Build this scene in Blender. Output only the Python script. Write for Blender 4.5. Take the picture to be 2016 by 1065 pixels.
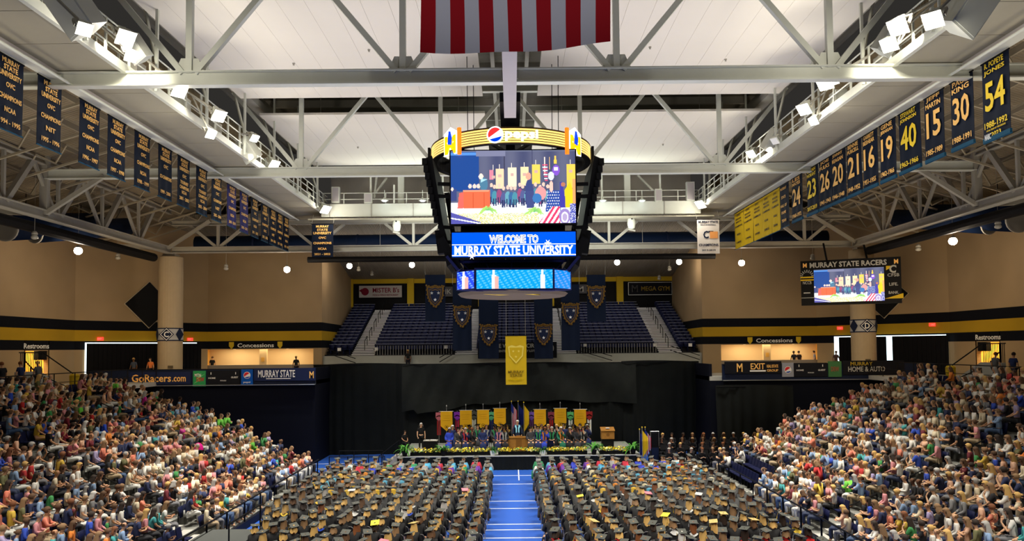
import bpy, math, random
import numpy as np
from mathutils import Vector, Matrix, Euler
for o in list(bpy.data.objects):
    bpy.data.objects.remove(o)
R = random.Random(7)
SC = bpy.context.scene
COL = SC.collection
V = Vector
# ------------------------------------------------------------------ camera
F = 1480.0; EYE = V((0, 0, 8.2)); PITCH = math.radians(2.5); ROLL = 0.0094; YPP = 620.4
_f = V((0, math.cos(PITCH), math.sin(PITCH))); _r0 = V((1, 0, 0)); _u0 = V((0, -math.sin(PITCH), math.cos(PITCH)))
_r = _r0 * math.cos(ROLL) - _u0 * math.sin(ROLL); _u = _u0 * math.cos(ROLL) + _r0 * math.sin(ROLL)
cd = bpy.data.cameras.new('camera'); cam = bpy.data.objects.new('camera', cd); COL.objects.link(cam)
cd.sensor_fit = 'HORIZONTAL'; cd.sensor_width = 36; cd.lens = F / 2016 * 36
cd.shift_y = (YPP - 532.5) / 2016; cd.clip_end = 400
M = Matrix((( _r.x, _u.x, -_f.x, 0), (_r.y, _u.y, -_f.y, 0), (_r.z, _u.z, -_f.z, EYE.z), (0, 0, 0, 1)))
cam.matrix_world = M; SC.camera = cam
def ray(x, y): return _f * F + _r * (x - 1008) + _u * (YPP - y)
def at(x, y, Y): d = ray(x, y); return EYE + d * (Y / d.y)
def atX(x, y, X): d = ray(x, y); return EYE + d * (X / d.x)
def atZ(x, y, Z): d = ray(x, y); return EYE + d * ((Z - EYE.z) / d.z)
def proj(p):
    d = V(p) - EYE; w = d.dot(_f)
    if w < .1: return (1e9, 1e9)
    return (1008 + F * d.dot(_r) / w, YPP - F * d.dot(_u) / w)
# ------------------------------------------------------------------ view, world, lights
SC.view_settings.view_transform = 'Standard'; SC.view_settings.look = 'None'
SC.view_settings.gamma = 1; SC.view_settings.use_curve_mapping = False
SC.view_settings.exposure = 0.0
w = bpy.data.worlds.new('world'); SC.world = w; w.use_nodes = True
w.node_tree.nodes['Background'].inputs[0].default_value = (1.0, .93, .84, 1)
w.node_tree.nodes['Background'].inputs[1].default_value = .028
def lamp(kind, name, loc, power, color=(1, .95, .87), aim=None, size=.4, angle=70, blend=.6, sy=None, spread=None):
    l = bpy.data.lights.new(name, kind); l.energy = power; l.color = color
    if kind == 'AREA':
        l.size = size
        if sy: l.shape = 'RECTANGLE'; l.size_y = sy
        if spread: l.spread = math.radians(spread)
    else: l.shadow_soft_size = size
    if kind == 'SPOT': l.spot_size = math.radians(angle); l.spot_blend = blend
    o = bpy.data.objects.new(name, l); COL.objects.link(o); o.location = loc
    if aim is not None: o.rotation_euler = (V(aim) - V(loc)).to_track_quat('-Z', 'Y').to_euler()
    return o
for s in (-1, 1):
    lamp('SPOT', 'flood_lamp', (s * 12.0, 11, 18.7), 9500, (1, .93, .80), (s * 16.5, 19, 1.5), .35, 50, 1.0)
    for k, y in enumerate((16, 21.5, 29, 33.5, 38, 43.5, 50)):      # sports floods on the catwalk rails, aimed across the floor
        lamp('SPOT', 'flood_lamp', (s * 12.6, y, 18.7), 6400, (1, .95, .86), (s * 5.0, y + 2.5, 0), .35, 80, .8)
        lamp('SPOT', 'flood_lamp', (s * 12.0, y + .8, 18.7), 7600, (1, .93, .80), (s * 15.6, y + 1, 1.5), .35, 46, .95)
    for y in (24.0, 38.2):                                          # floods right beside the truss chords
        lamp('SPOT', 'chord_lamp', (s * 13.3, y, 18.3), 900, (1, .95, .78), (s * 13.3, y + 3, 17.6), .2, 75, .8)
    lamp('AREA', 'stand_wash', (s * 22, 36, 15.3), 70, (1, .90, .76), (s * 24, 36, 0), 10, sy=26)
    lamp('AREA', 'wall_wash', (s * 22, 46, 9.5), 400, (1, .76, .46), (s * 26, 62, 14), 8, sy=3)
    lamp('AREA', 'outer_bay', (s * 20, 30, 9.5), 520, (1, .88, .70), (s * 21, 34, 30), 4, sy=22, spread=130)
lamp('AREA', 'bounce_fill', (0, 36, 3.0), 2300, (1, .955, .92), (0, 38, 30), 20, sy=30, spread=105)  # added unseen area light standing in for light bounced off the floor
for s in (-1, 1): lamp('SPOT', 'flag_flood', (s * 12.0, 4, 18.0), 2300, (1, .96, .92), (0, 15, 18.5), .3, 40, .7)
lamp('AREA', 'panel_up', (0, 52.8, 18.7), 420, (.86, 1, .88), (0, 49.5, 21.5), 22, sy=.6)
lamp('AREA', 'catwalk_work', (0, 52.5, 16.5), 500, (.95, 1, .92), (0, 56.5, 18.5), 18, sy=1)
lamp('AREA', 'deck_lights', (0, 67, 14.8), 260, (.95, .97, 1.0), (0, 66.9, 0), 24, sy=7)
lamp('AREA', 'deck_up', (0, 66, 12.5), 230, (1, .92, .8), (0, 66.1, 30), 20, sy=6)
# ------------------------------------------------------------------ helpers
class MB:
    def __init__(s): s.v = []; s.f = []; s.m = []
    def quadmesh(s, vs, fs, mi=0):
        b = len(s.v); s.v += [tuple(p) for p in vs]; s.f += [tuple(b + i for i in f) for f in fs]; s.m += [mi] * len(fs); return s
    def obox(s, c, X, Y, Z, mi=0):
        c, X, Y, Z = V(c), V(X), V(Y), V(Z)
        vs = [c + X * a + Y * b + Z * d for a in (-1, 1) for b in (-1, 1) for d in (-1, 1)]
        return s.quadmesh(vs, [(0, 1, 3, 2), (4, 6, 7, 5), (0, 4, 5, 1), (2, 3, 7, 6), (0, 2, 6, 4), (1, 5, 7, 3)], mi)
    def box(s, x0, x1, y0, y1, z0, z1, mi=0):
        return s.obox(((x0 + x1) / 2, (y0 + y1) / 2, (z0 + z1) / 2), ((x1 - x0) / 2, 0, 0), (0, (y1 - y0) / 2, 0), (0, 0, (z1 - z0) / 2), mi)
    def bar(s, a, b, w=.1, h=.1, up=(0, 0, 1), mi=0):
        a, b = V(a), V(b); d = b - a; L = d.length
        if L < 1e-6: return s
        d.normalize(); u = V(up)
        if abs(d.dot(u)) > .98: u = V((0, 1, 0))
        x = d.cross(u).normalized(); u = x.cross(d).normalized()
        return s.obox((a + b) / 2, d * (L / 2), x * (w / 2), u * (h / 2), mi)
    def tube(s, a, b, r=.05, n=8, r2=None, cap=True, mi=0):
        a, b = V(a), V(b); d = (b - a).normalized(); r2 = r if r2 is None else r2
        u = V((0, 0, 1)) if abs(d.z) < .9 else V((0, 1, 0))
        x = d.cross(u).normalized(); y = d.cross(x)
        vs = []
        for p, rr in ((a, r), (b, r2)):
            for k in range(n):
                t = 2 * math.pi * k / n; vs.append(p + x * (rr * math.cos(t)) + y * (rr * math.sin(t)))
        fs = [(k, (k + 1) % n, n + (k + 1) % n, n + k) for k in range(n)]
        if cap: fs += [tuple(range(n - 1, -1, -1)), tuple(range(n, 2 * n))]
        return s.quadmesh(vs, fs, mi)
    def path(s, pts, r=.03, n=6, mi=0):
        for a, b in zip(pts, pts[1:]): s.tube(a, b, r, n, mi=mi)
        return s
    def prism(s, poly, o, ux, uy, t, mi=0):
        """polygon (2-D points) on the plane o + ux*a + uy*b, thickness t along ux x uy"""
        o, ux, uy = V(o), V(ux), V(uy); n = ux.cross(uy).normalized(); k = len(poly)
        vs = [o + ux * a + uy * b for a, b in poly] + [o + ux * a + uy * b + n * t for a, b in poly]
        area = sum(poly[i][0] * poly[(i + 1) % k][1] - poly[(i + 1) % k][0] * poly[i][1] for i in range(k))
        top = tuple(range(k, 2 * k)); bot = tuple(range(k - 1, -1, -1))
        if area < 0: top, bot = top[::-1], bot[::-1]
        fs = [top, bot] + [(i, (i + 1) % k, k + (i + 1) % k, k + i) if area > 0 else (i, k + i, k + (i + 1) % k, (i + 1) % k) for i in range(k)]
        return s.quadmesh(vs, fs, mi)
    def ball(s, c, r, nu=10, nv=6, mi=0, sc=(1, 1, 1)):
        c = V(c); vs = [c + V((0, 0, r * sc[2]))]
        for i in range(1, nv):
            ph = math.pi * i / nv
            for j in range(nu):
                t = 2 * math.pi * j / nu
                vs.append(c + V((r * sc[0] * math.sin(ph) * math.cos(t), r * sc[1] * math.sin(ph) * math.sin(t), r * sc[2] * math.cos(ph))))
        vs.append(c - V((0, 0, r * sc[2]))); fs = []
        for j in range(nu): fs.append((0, 1 + j, 1 + (j + 1) % nu))
        for i in range(nv - 2):
            for j in range(nu):
                a = 1 + i * nu; fs.append((a + j, a + nu + j, a + nu + (j + 1) % nu, a + (j + 1) % nu))
        a = 1 + (nv - 2) * nu
        for j in range(nu): fs.append((a + j, len(vs) - 1, a + (j + 1) % nu))
        return s.quadmesh(vs, fs, mi)
    def lathe(s, prof, c, n=16, mi=0, axis=None):
        c = V(c); vs = []; q = axis.to_track_quat('Z', 'Y') if axis is not None else None
        for r, z in prof:
            for k in range(n):
                t = 2 * math.pi * k / n; p = V((r * math.cos(t), r * math.sin(t), z))
                vs.append(c + (q @ p if q else p))
        fs = [(i * n + k, i * n + (k + 1) % n, (i + 1) * n + (k + 1) % n, (i + 1) * n + k) for i in range(len(prof) - 1) for k in range(n)]
        fs += [tuple(range(n - 1, -1, -1)), tuple(range((len(prof) - 1) * n, len(prof) * n))]
        return s.quadmesh(vs, fs, mi)
    def mesh(s, name, mats, smooth=False):
        me = bpy.data.meshes.new(name); me.from_pydata(s.v, [], s.f)
        for m in (mats if isinstance(mats, (list, tuple)) else [mats]): me.materials.append(m)
        if any(s.m): me.polygons.foreach_set('material_index', s.m)
        if smooth: me.polygons.foreach_set('use_smooth', [True] * len(s.f))
        me.update(); return me
def link(name, me, parent=None, loc=None):
    o = bpy.data.objects.new(name, me); COL.objects.link(o)
    if parent is not None: o.parent = parent
    if loc is not None: o.location = loc
    return o
def tag(o, label=None, cat=None, group=None, kind=None):
    if label: o['label'] = label
    if cat: o['category'] = cat
    if group: o['group'] = group
    if kind: o['kind'] = kind
    return o
def part(name, mb, mat, parent=None, smooth=False): return link(name, mb.mesh(name, mat, smooth), parent)
def thing(name, label, cat, loc=(0, 0, 0), group=None, rz=0):
    o = link(name, None, None, loc); o.rotation_euler = (0, 0, rz); return tag(o, label, cat, group)
def struct(name, mb, mat, label=None):
    o = part(name, mb, mat); return tag(o, label, None, None, 'structure')
def nm(name): 
    m = bpy.data.materials.new(name); m.use_nodes = True; return m, m.node_tree, m.node_tree.nodes['Principled BSDF']
def mat(name, c, rough=.6, metal=0, emit=0, noise=0, nscale=3, bump=0, spec=None, ecol=None):
    m, t, b = nm(name); b.inputs['Base Color'].default_value = (*c, 1); b.inputs['Roughness'].default_value = rough; b.inputs['Metallic'].default_value = metal; b.inputs['Specular IOR Level'].default_value = .5 if (metal or rough < .4) else .12
    if spec is not None: b.inputs['Specular IOR Level'].default_value = spec
    if emit:
        b.inputs['Emission Color'].default_value = (*(ecol or c), 1); b.inputs['Emission Strength'].default_value = emit
    if noise or bump:
        co = t.nodes.new('ShaderNodeTexCoord'); n = t.nodes.new('ShaderNodeTexNoise'); n.inputs['Scale'].default_value = nscale
        n.inputs['Detail'].default_value = 3
        t.links.new(co.outputs['Object'], n.inputs['Vector'])
        if noise:
            mx = t.nodes.new('ShaderNodeMix'); mx.data_type = 'RGBA'
            mx.inputs[6].default_value = (*[min(1, v * (1 - noise)) for v in c], 1); mx.inputs[7].default_value = (*[min(1, v * (1 + noise)) for v in c], 1)
            t.links.new(n.outputs['Fac'], mx.inputs[0]); t.links.new(mx.outputs[2], b.inputs['Base Color'])
        if bump:
            bp = t.nodes.new('ShaderNodeBump'); bp.inputs['Strength'].default_value = bump; bp.inputs['Distance'].default_value = .02
            t.links.new(n.outputs['Fac'], bp.inputs['Height']); t.links.new(bp.outputs[0], b.inputs['Normal'])
    return m
def ocmat(name, rough=.85, spec=.12):
    m, t, b = nm(name); oi = t.nodes.new('ShaderNodeObjectInfo'); t.links.new(oi.outputs['Color'], b.inputs['Base Color'])
    b.inputs['Roughness'].default_value = rough; b.inputs['Specular IOR Level'].default_value = spec; return m
def atmat(name, rough=.8, emit=0):
    m, t, b = nm(name); a = t.nodes.new('ShaderNodeAttribute'); a.attribute_name = 'col'
    if emit:
        b.inputs['Base Color'].default_value = (0, 0, 0, 1); t.links.new(a.outputs['Color'], b.inputs['Emission Color']); b.inputs['Emission Strength'].default_value = emit
    else: t.links.new(a.outputs['Color'], b.inputs['Base Color'])
    b.inputs['Roughness'].default_value = rough; return m
def ribmat(name, c, scale, direction='X', rough=.7, depth=.6, noise=.15):
    m = mat(name, c, rough, noise=noise, nscale=.4); t = m.node_tree; b = t.nodes['Principled BSDF']
    co = t.nodes.new('ShaderNodeTexCoord'); wv = t.nodes.new('ShaderNodeTexWave'); wv.bands_direction = direction; wv.inputs['Scale'].default_value = scale
    bp = t.nodes.new('ShaderNodeBump'); bp.inputs['Strength'].default_value = depth; bp.inputs['Distance'].default_value = .08
    t.links.new(co.outputs['Object'], wv.inputs['Vector']); t.links.new(wv.outputs['Fac'], bp.inputs['Height']); t.links.new(bp.outputs[0], b.inputs['Normal']); return m
WHITE = mat('painted_steel', (.60, .605, .53), .45, noise=.05)
GREYST = mat('grey_painted_steel', (.36, .34, .29), .55, noise=.08)
LAV = mat('pale_fascia_paint', (.44, .40, .40), .6, noise=.05)
SOFFIT = mat('soffit_panel_paint', (.36, .33, .25), .7, noise=.07, nscale=1)
PANEL = mat('acoustic_panel', (.70, .65, .575), .85, noise=.04, nscale=.6)
DECK = ribmat('ribbed_roof_deck', (.17, .16, .125), 2.2, 'Y')
DECKX = ribmat('ribbed_end_deck', (.30, .27, .22), 2.2, 'X')
SLOPE = ribmat('sloped_roof_deck', (.25, .20, .13), 1.6, 'Y', noise=.5)
BLACK = mat('black_paint', (.005, .005, .006), .6)
NAVY = mat('navy_paint', (.008, .014, .040), .6)
NAVYD = mat('navy_duct_paint', (.006, .016, .050), .5)
CONC = mat('concrete_paint', (.42, .41, .37), .8, noise=.12, nscale=2, bump=.2)
GOLD = mat('gold_paint', (.62, .42, .02), .6)
GOLDT = mat('gold_lettering', (.95, .55, .16), .6)
YEL = mat('yellow_cloth', (.66, .44, .015), .75, noise=.06)
WHT = mat('white_lettering', (.80, .80, .78), .6)
GREYT = mat('silver_lettering', (.42, .42, .40), .6)
RED = mat('red_print', (.60, .02, .03), .6)
GREEN = mat('green_print', (.03, .30, .10), .6)
CHROME = mat('dull_metal', (.45, .45, .44), .35, metal=.8)
LENS = mat('lit_lens', (1, .97, .88), .3, emit=26, ecol=(1, .95, .86))
BULB = mat('lit_pendant', (1, .9, .8), .3, emit=30, ecol=(1, .88, .74))
DULLGLASS = mat('clear_pendant', (.4, .38, .32), .2)
SCR = atmat('led_screen', .4, 1.25)
def textmesh(s, off=.012):
    k = ('txt', s, off)
    if k in _T: return _T[k]
    c = bpy.data.curves.new('t', 'FONT'); c.body = s; c.offset = off; c.resolution_u = 2; c.extrude = .02; c.size = 1
    o = bpy.data.objects.new('t', c); COL.objects.link(o); dg = bpy.context.evaluated_depsgraph_get()
    me = bpy.data.meshes.new_from_object(o.evaluated_get(dg)); bpy.data.objects.remove(o)
    n = len(me.vertices); a = np.zeros(n * 3); me.vertices.foreach_get('co', a); a = a.reshape(-1, 3)
    lo, hi = a.min(0), a.max(0); a[:, :2] = (a[:, :2] - lo[:2]) / (hi[:2] - lo[:2]) - .5; a[:, 2] = np.where(a[:, 2] > 0, 1, 0)
    fs = [tuple(p.vertices) for p in me.polygons]; bpy.data.meshes.remove(me); _T[k] = (a, fs); return _T[k]
_T = {}
def text(s, c, ux, uy, w, h, m, parent, name='lettering', off=.012, t=.012):
    """lettering s, stretched to w x h about c on the plane of unit vectors ux, uy"""
    a, fs = textmesh(s, off); ux, uy = V(ux).normalized(), V(uy).normalized(); n = ux.cross(uy)
    P = np.array(c)[None] + a[:, :1] * w * np.array(ux)[None] + a[:, 1:2] * h * np.array(uy)[None] + a[:, 2:] * t * np.array(n)[None]
    if parent is not None:
        inv = np.array(wm(parent).inverted()); P = P @ inv[:3, :3].T + inv[:3, 3]
    me = bpy.data.meshes.new(name); me.from_pydata(P.tolist(), [], fs); me.materials.append(m); return link(name, me, parent)
def wm(o):
    m = o.matrix_basis.copy()
    while o.parent is not None: o = o.parent; m = o.matrix_basis @ m
    return m
X1, Y1, Z1 = V((1, 0, 0)), V((0, 1, 0)), V((0, 0, 1))
def cloth(w, h, amp=.03, waves=2.5, seed=0, nx=14, nz=12, tail=None):
    """hanging cloth in its own plane: x across, z down from 0, y is the wave"""
    mb = MB(); r = random.Random(seed); ph = r.random() * 6; vs = []
    for i in range(nz + 1):
        for j in range(nx + 1):
            u = j / nx; v = i / nz; zz = -h * v
            if tail and v > .5: zz = -h * v * (1 - tail * abs(2 * u - 1) * (v - .5) * 2)
            vs.append(((u - .5) * w, amp * math.sin(u * waves * 6.28 + ph + v * 1.5) * (.25 + v * .75), zz))
    fs = [(i * (nx + 1) + j, (i + 1) * (nx + 1) + j, (i + 1) * (nx + 1) + j + 1, i * (nx + 1) + j + 1) for i in range(nz) for j in range(nx)]
    mb.quadmesh(vs, fs); n = len(vs)
    mb.quadmesh([(x, y + .012, z) for x, y, z in vs], [f[::-1] for f in fs]); return mb
ORD = 'zeroth first second third fourth fifth sixth seventh eighth ninth tenth eleventh twelfth thirteenth fourteenth fifteenth sixteenth seventeenth eighteenth nineteenth'.split()
TENS = {2: 'twenty', 3: 'thirty', 4: 'forty', 5: 'fifty', 6: 'sixty'}
def ordw(n):
    if n < 20: return ORD[n]
    t, u = divmod(n, 10); return (TENS[t][:-1] + 'ieth') if u == 0 else TENS[t] + '-' + ORD[u]
# ------------------------------------------------------------------ the hall: floor, walls, roof
ZS = [8.30, 8.95, 9.70, 10.42]      # black fascia, gold band, black band on the concourse walls
wallm, t, b = nm('banded_tan_wall'); geo = t.nodes.new('ShaderNodeNewGeometry'); sp = t.nodes.new('ShaderNodeSeparateXYZ'); t.links.new(geo.outputs['Position'], sp.inputs[0])
mr = t.nodes.new('ShaderNodeMapRange'); mr.inputs[1].default_value = 0; mr.inputs[2].default_value = 20; t.links.new(sp.outputs['Z'], mr.inputs[0])
cr = t.nodes.new('ShaderNodeValToRGB'); cr.color_ramp.interpolation = 'CONSTANT'; e = cr.color_ramp.elements
TAN = (.42, .30, .17, 1)
b.inputs['Specular IOR Level'].default_value = .1; e[0].position = 0; e[0].color = TAN; e[1].position = ZS[0] / 20; e[1].color = (.005, .006, .010, 1)
for z, c in ((ZS[1], (.50, .31, .02, 1)), (ZS[2], (.005, .006, .010, 1)), (ZS[3], TAN)):
    q = e.new(z / 20); q.color = c
t.links.new(mr.outputs[0], cr.inputs[0]); nz = t.nodes.new('ShaderNodeTexNoise'); nz.inputs['Scale'].default_value = .35; t.links.new(geo.outputs['Position'], nz.inputs['Vector'])
mx = t.nodes.new('ShaderNodeMix'); mx.data_type = 'RGBA'; mx.blend_type = 'MULTIPLY'; mx.inputs[0].default_value = .35
t.links.new(cr.outputs[0], mx.inputs[6]); t.links.new(nz.outputs['Fac'], mx.inputs[7]); t.links.new(mx.outputs[2], b.inputs['Base Color']); b.inputs['Roughness'].default_value = .8
def wallseg(name, a, c, z0, z1, holes=(), mat_=None, t_=.3, inward=1):
    """vertical wall from plan point a to c with holes (s0, s1, z0, z1), s in metres from a"""
    a, c = V((*a, 0)), V((*c, 0)); L = (c - a).length; d = (c - a) / L; n = V((-d.y, d.x, 0)) * inward; mb = MB()
    ss = sorted({0, L, *[h[0] for h in holes], *[h[1] for h in holes]}); zz = sorted({z0, z1, *[h[2] for h in holes], *[h[3] for h in holes]})
    for s0, s1 in zip(ss, ss[1:]):
        for q0, q1 in zip(zz, zz[1:]):
            sm, qm = (s0 + s1) / 2, (q0 + q1) / 2
            if any(h[0] < sm < h[1] and h[2] < qm < h[3] for h in holes): continue
            mb.obox(a + d * sm + n * (t_ / 2) + V((0, 0, qm)), d * ((s1 - s0) / 2), n * (t_ / 2), V((0, 0, (q1 - q0) / 2)))
    return struct(name, mb, mat_ or wallm)
# floor: glossy blue court with white lines
fm = mat('blue_court', (.030, .115, .52), .28, noise=.12, nscale=.25)
fm2 = mat('court_line', (.75, .78, .85), .4)
struct('floor', MB().box(-34, 34, 6, 80, -.3, 0), fm, 'glossy blue court floor covering')
for i, y in enumerate((936, 953, 986.5, 1001, 1032, 1043, 1059)):
    p = atZ(1022, y, 0); x0, x1 = (-2.2, 2.3)
    tag(part('court_line', MB().box(x0, x1, p.y - .05, p.y + .05, 0, .008), fm2), None, None, None, 'structure')
for a, c in ((-15, 54.5), (-15, 52.3), (-15, 49.8)):
    tag(part('court_line', MB().box(a, -8.3, c - .05, c + .05, 0, .008), fm2), None, None, None, 'structure')
tag(part('court_line', MB().box(.3, .37, 47, 51, 0, .008), fm2), None, None, None, 'structure')
for s in (-1, 1): tag(part('court_line', MB().box(s * 11.6 - .05, s * 11.6 + .05, 16, 52, 0, .008), fm2), None, None, None, 'structure')
YA, XB, XS = 62.0, 25.1, 31.2
XI = 15.7
# facing walls with the concession openings, chamfer walls, side walls
for s, nme in ((-1, 'left'), (1, 'right')):
    a = at(390 if s < 0 else 1420, 705, YA).x; c = at(617 if s < 0 else 1630, 705, YA).x
    a, c = abs(a), abs(c); lo, hi = min(a, c), max(a, c)
    inw = 1 if s < 0 else -1
    wallseg('wall_front_' + nme, (s * XB, YA), (s * XI, YA), 0, 19, [(XB - hi, XB - lo, 6.0, 8.30)], inward=inw)
    wallseg('wall_chamfer_' + nme, (s * XS, 53.6), (s * XB, YA), 0, 19, inward=inw)
    wallseg('wall_side_' + nme, (s * XS, 8), (s * XS, 53.6), 0, 20, [(40.2, 42.6, 6.0, 8.30)], inward=inw)
    wallseg('wall_return_' + nme, (s * XI, YA), (s * (XI + .3), 75), 6.5, 19, inward=inw)
# concourse slab and dark void wall below it
struct('floor_concourse', MB().box(-31.2, -25.6, 8, 62, 5.7, 6.0).box(25.6, 31.2, 8, 62, 5.7, 6.0).box(-29, -14.3, 54.6, 65.5, 5.7, 6.0).box(14.3, 29, 54.6, 65.5, 5.7, 6.0), CONC, 'grey concourse slab behind the stands')
voidm = mat('dark_navy_panels', (.003, .004, .010), .8)
for s in (-1, 1):
    struct('wall_void', MB().box(min(s * 14.3, s * 31), max(s * 14.3, s * 31), 54.6, 54.8, 0, 5.7).box(min(s * 14.3, s * 14.5), max(s * 14.3, s * 14.5), 54.8, 59.2, 0, 6.9), voidm, 'dark wall under the concourse parapet')
struct('floor_walkway', MB().box(-15.6, 15.6, 60, 62.4, 6.2, 6.4), CONC, 'walkway behind the drapes at the foot of the end deck')
struct('wall_back', MB().box(-16.2, 16.4, 75, 75.3, 6, 17), BLACK)
# roof deck, end slope and outer slopes
struct('ceiling', MB().box(-17, 17, 8, 58, 24, 24.2), DECK, 'ribbed roof deck above the trusses')
e_ = MB(); e_.quadmesh([(-27, 57.5, 18.4), (27, 57.5, 18.4), (27, 75.2, 15.1), (-27, 75.2, 15.1), (-27, 57.5, 18.7), (27, 57.5, 18.7), (27, 75.2, 15.4), (-27, 75.2, 15.4)], [(0, 3, 2, 1), (4, 5, 6, 7), (0, 1, 5, 4), (1, 2, 6, 5), (2, 3, 7, 6), (3, 0, 4, 7)])
struct('ceiling_end', e_, DECKX, 'ribbed roof sloping down over the end seats')
for s in (-1, 1):
    m_ = MB(); vs = []
    for z in (0, .25):
        vs += [(s * 16.4, 8, 21.5 + z), (s * 32, 8, 16.6 + z), (s * 32, 63, 16.6 + z), (s * 16.4, 63, 21.5 + z)]
    m_.quadmesh(vs, [(0, 1, 2, 3), (4, 5, 6, 7), (0, 1, 5, 4), (1, 2, 6, 5), (2, 3, 7, 6), (3, 0, 4, 7)])
    o = struct('ceiling_outer', m_, SLOPE, 'brown roof deck sloping down over the outer seats')
    pm = MB()
    for k in range(9):
        x = 17.4 + k * 1.55; z = 21.5 - (x - 16.4) * .314
        pm.box(min(s * x, s * (x + .1)), max(s * x, s * (x + .1)), 8, 60, z - .28, z - .02)
    pu = part('roof_purlin', pm, mat('purlin_paint', (.30, .25, .17), .7), o); pu['kind'] = 'stuff'
    jm = MB(); rr = random.Random(3)
    for y in range(12, 60, 3):
        for k in range(9):
            x = 16.9 + k * 1.6; z = 21.3 - (x - 16.4) * .314
            jm.bar((s * x, y, z - .1), (s * (x + .8), y + .4, z - .95), .07, .07).bar((s * (x + .8), y + .4, z - .95), (s * (x + 1.6), y, z - .55), .07, .07)
        jm.bar((s * 17.6, y + .4, 19.9), (s * 31, y + .4, 15.9), .1, .1)
    pu = part('joist_web', jm, mat('joist_paint', (.36, .31, .22), .7), o); pu['kind'] = 'stuff'
# roof beams across the deck
rb = MB()
for y in range(11, 57, 3): rb.box(-17, 17, y, y + .18, 23.55, 24)
for x in (-16.5, -15.2, -.9, .9, 15.2, 16.5): rb.box(x - .1, x + .1, 8, 57, 23.2, 23.56)
struct('roof_beam', rb, GREYST)
struct('wall_gable', MB().box(-13.8, 13.8, 57.2, 57.4, 18.4, 21.9), mat('gable_paint', (.50, .46, .40), .8, noise=.05), 'pale gable wall above the rear catwalk')
# acoustic ceiling panels
for y0, y1, nme in ((27.0, 38.3, 'before the second truss'), (41.1, 52.6, 'before the rear catwalk')):
    for s in (-1, 1):
        c = thing('ceiling_panel', ('pale acoustic ceiling raft ' + nme + (' toward column C' if s < 0 else ' toward column D')), 'ceiling panel', (0, 0, 0), 'suspended ceiling rafts')
        n = 12; wd = 12.5 / n
        bm_ = MB().box(-wd / 2 + .004, wd / 2 - .004, y0, y1, 21.2, 21.32).mesh('panel_strip', PANEL)
        for k in range(n):
            o = link('panel_strip', bm_, c, (s * (1.4 + wd * (k + .5)), 0, 0))
        hm = MB()
        for x in (3, 7, 11):
            for y in (y0 + 2, y1 - 2): hm.tube((s * x, y, 21.3), (s * x, y, 24), .02, 5)
        h = part('hanger_rod', hm, GREYST, c); h['kind'] = 'stuff'
        for x in (2.4, 6.1, 9.8):
            part('sprinkler_head', MB().lathe([(.06, 0), (.06, -.04), (.015, -.05), (.05, -.1), (.01, -.11)], (s * x, (y0 + y1) / 2 + .4 * x - 3, 21.2), 8), mat('sprinkler', (.15, .12, .1), .5) if False else GREYST, c)
# ------------------------------------------------------------------ trusses
ZC = 17.8; D1, D2, D3 = 26.2, 40.3, 54.6
def ibeam(mb, a, b, h=.46, w=.30, t=.05):
    a, b = V(a), V(b)
    mb.bar(a + V((0, 0, h / 2 - t / 2)), b + V((0, 0, h / 2 - t / 2)), w, t); mb.bar(a - V((0, 0, h / 2 - t / 2)), b - V((0, 0, h / 2 - t / 2)), w, t); mb.bar(a, b, t, h - t)
def truss(Y, label, ztop=22.3, X=25.3):
    t_ = thing('roof_truss', label, 'truss', (0, Y, 0), 'main roof trusses')
    m_ = MB(); ibeam(m_, (-X, 0, ZC), (X, 0, ZC), .52, .34); part('bottom_chord', m_, WHITE, t_)
    m_ = MB(); ibeam(m_, (-15, 0, ztop), (15, 0, ztop), .4, .3); part('top_chord', m_, WHITE, t_)
    ns = (-11.33, -3.78, 3.78, 11.33)
    for x in ns: part('vertical_strut', MB().box(x - .11, x + .11, -.1, .1, ZC + .2, ztop), WHITE, t_)
    for x in ns:
        for q in (-1, 1):
            part('diagonal_strut', MB().bar((x + q * .22, 0, ZC + .2), (x + q * 3.7, 0, ztop - .1), .2, .2, (0, 1, 0)), WHITE, t_)
        g = MB().prism([(-.55, 0), (.55, 0), (.3, .55), (-.3, .55)], (x, .03, ZC + .2), X1, Z1, .05); part('gusset_plate', g, WHITE, t_)
    for x in (-.2, .2):
        part('bolt_plate', MB().box(x - .1, x + .1, -.2, -.17, ZC - .16, ZC + .16), GREYST, t_)
    for x in (-25.2, 25.2): part('end_post', MB().box(x - .2, x + .2, -.15, .15, 15.6, ztop - 3), GREYST, t_)
    return t_
truss(D1, 'white steel roof truss just beyond the flag')
truss(D2, 'white steel roof truss behind the central scoreboard')
# transfer truss between the columns, shallower and lower
t_ = thing('transfer_truss', 'shallow steel truss spanning between columns C and D', 'truss', (0, D3 + .5, 0))
m_ = MB(); ibeam(m_, (-25, 0, 15.62), (25, 0, 15.62), .45, .4); part('bottom_chord', m_, GREYST, t_)
m_ = MB(); ibeam(m_, (-25, 0, 17.6), (25, 0, 17.6), .34, .3); part('top_chord', m_, GREYST, t_)
for k in range(-3, 4):
    x = k * 7.2
    part('vertical_strut', MB().box(x - .09, x + .09, -.1, .1, 15.8, 17.5), GREYST, t_)
    for q in (-1, 1): part('diagonal_strut', MB().bar((x + q * .15, 0, 15.85), (x + q * 2.1, 0, 17.45), .2, .2, (0, 1, 0)), GREYST, t_)
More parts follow.
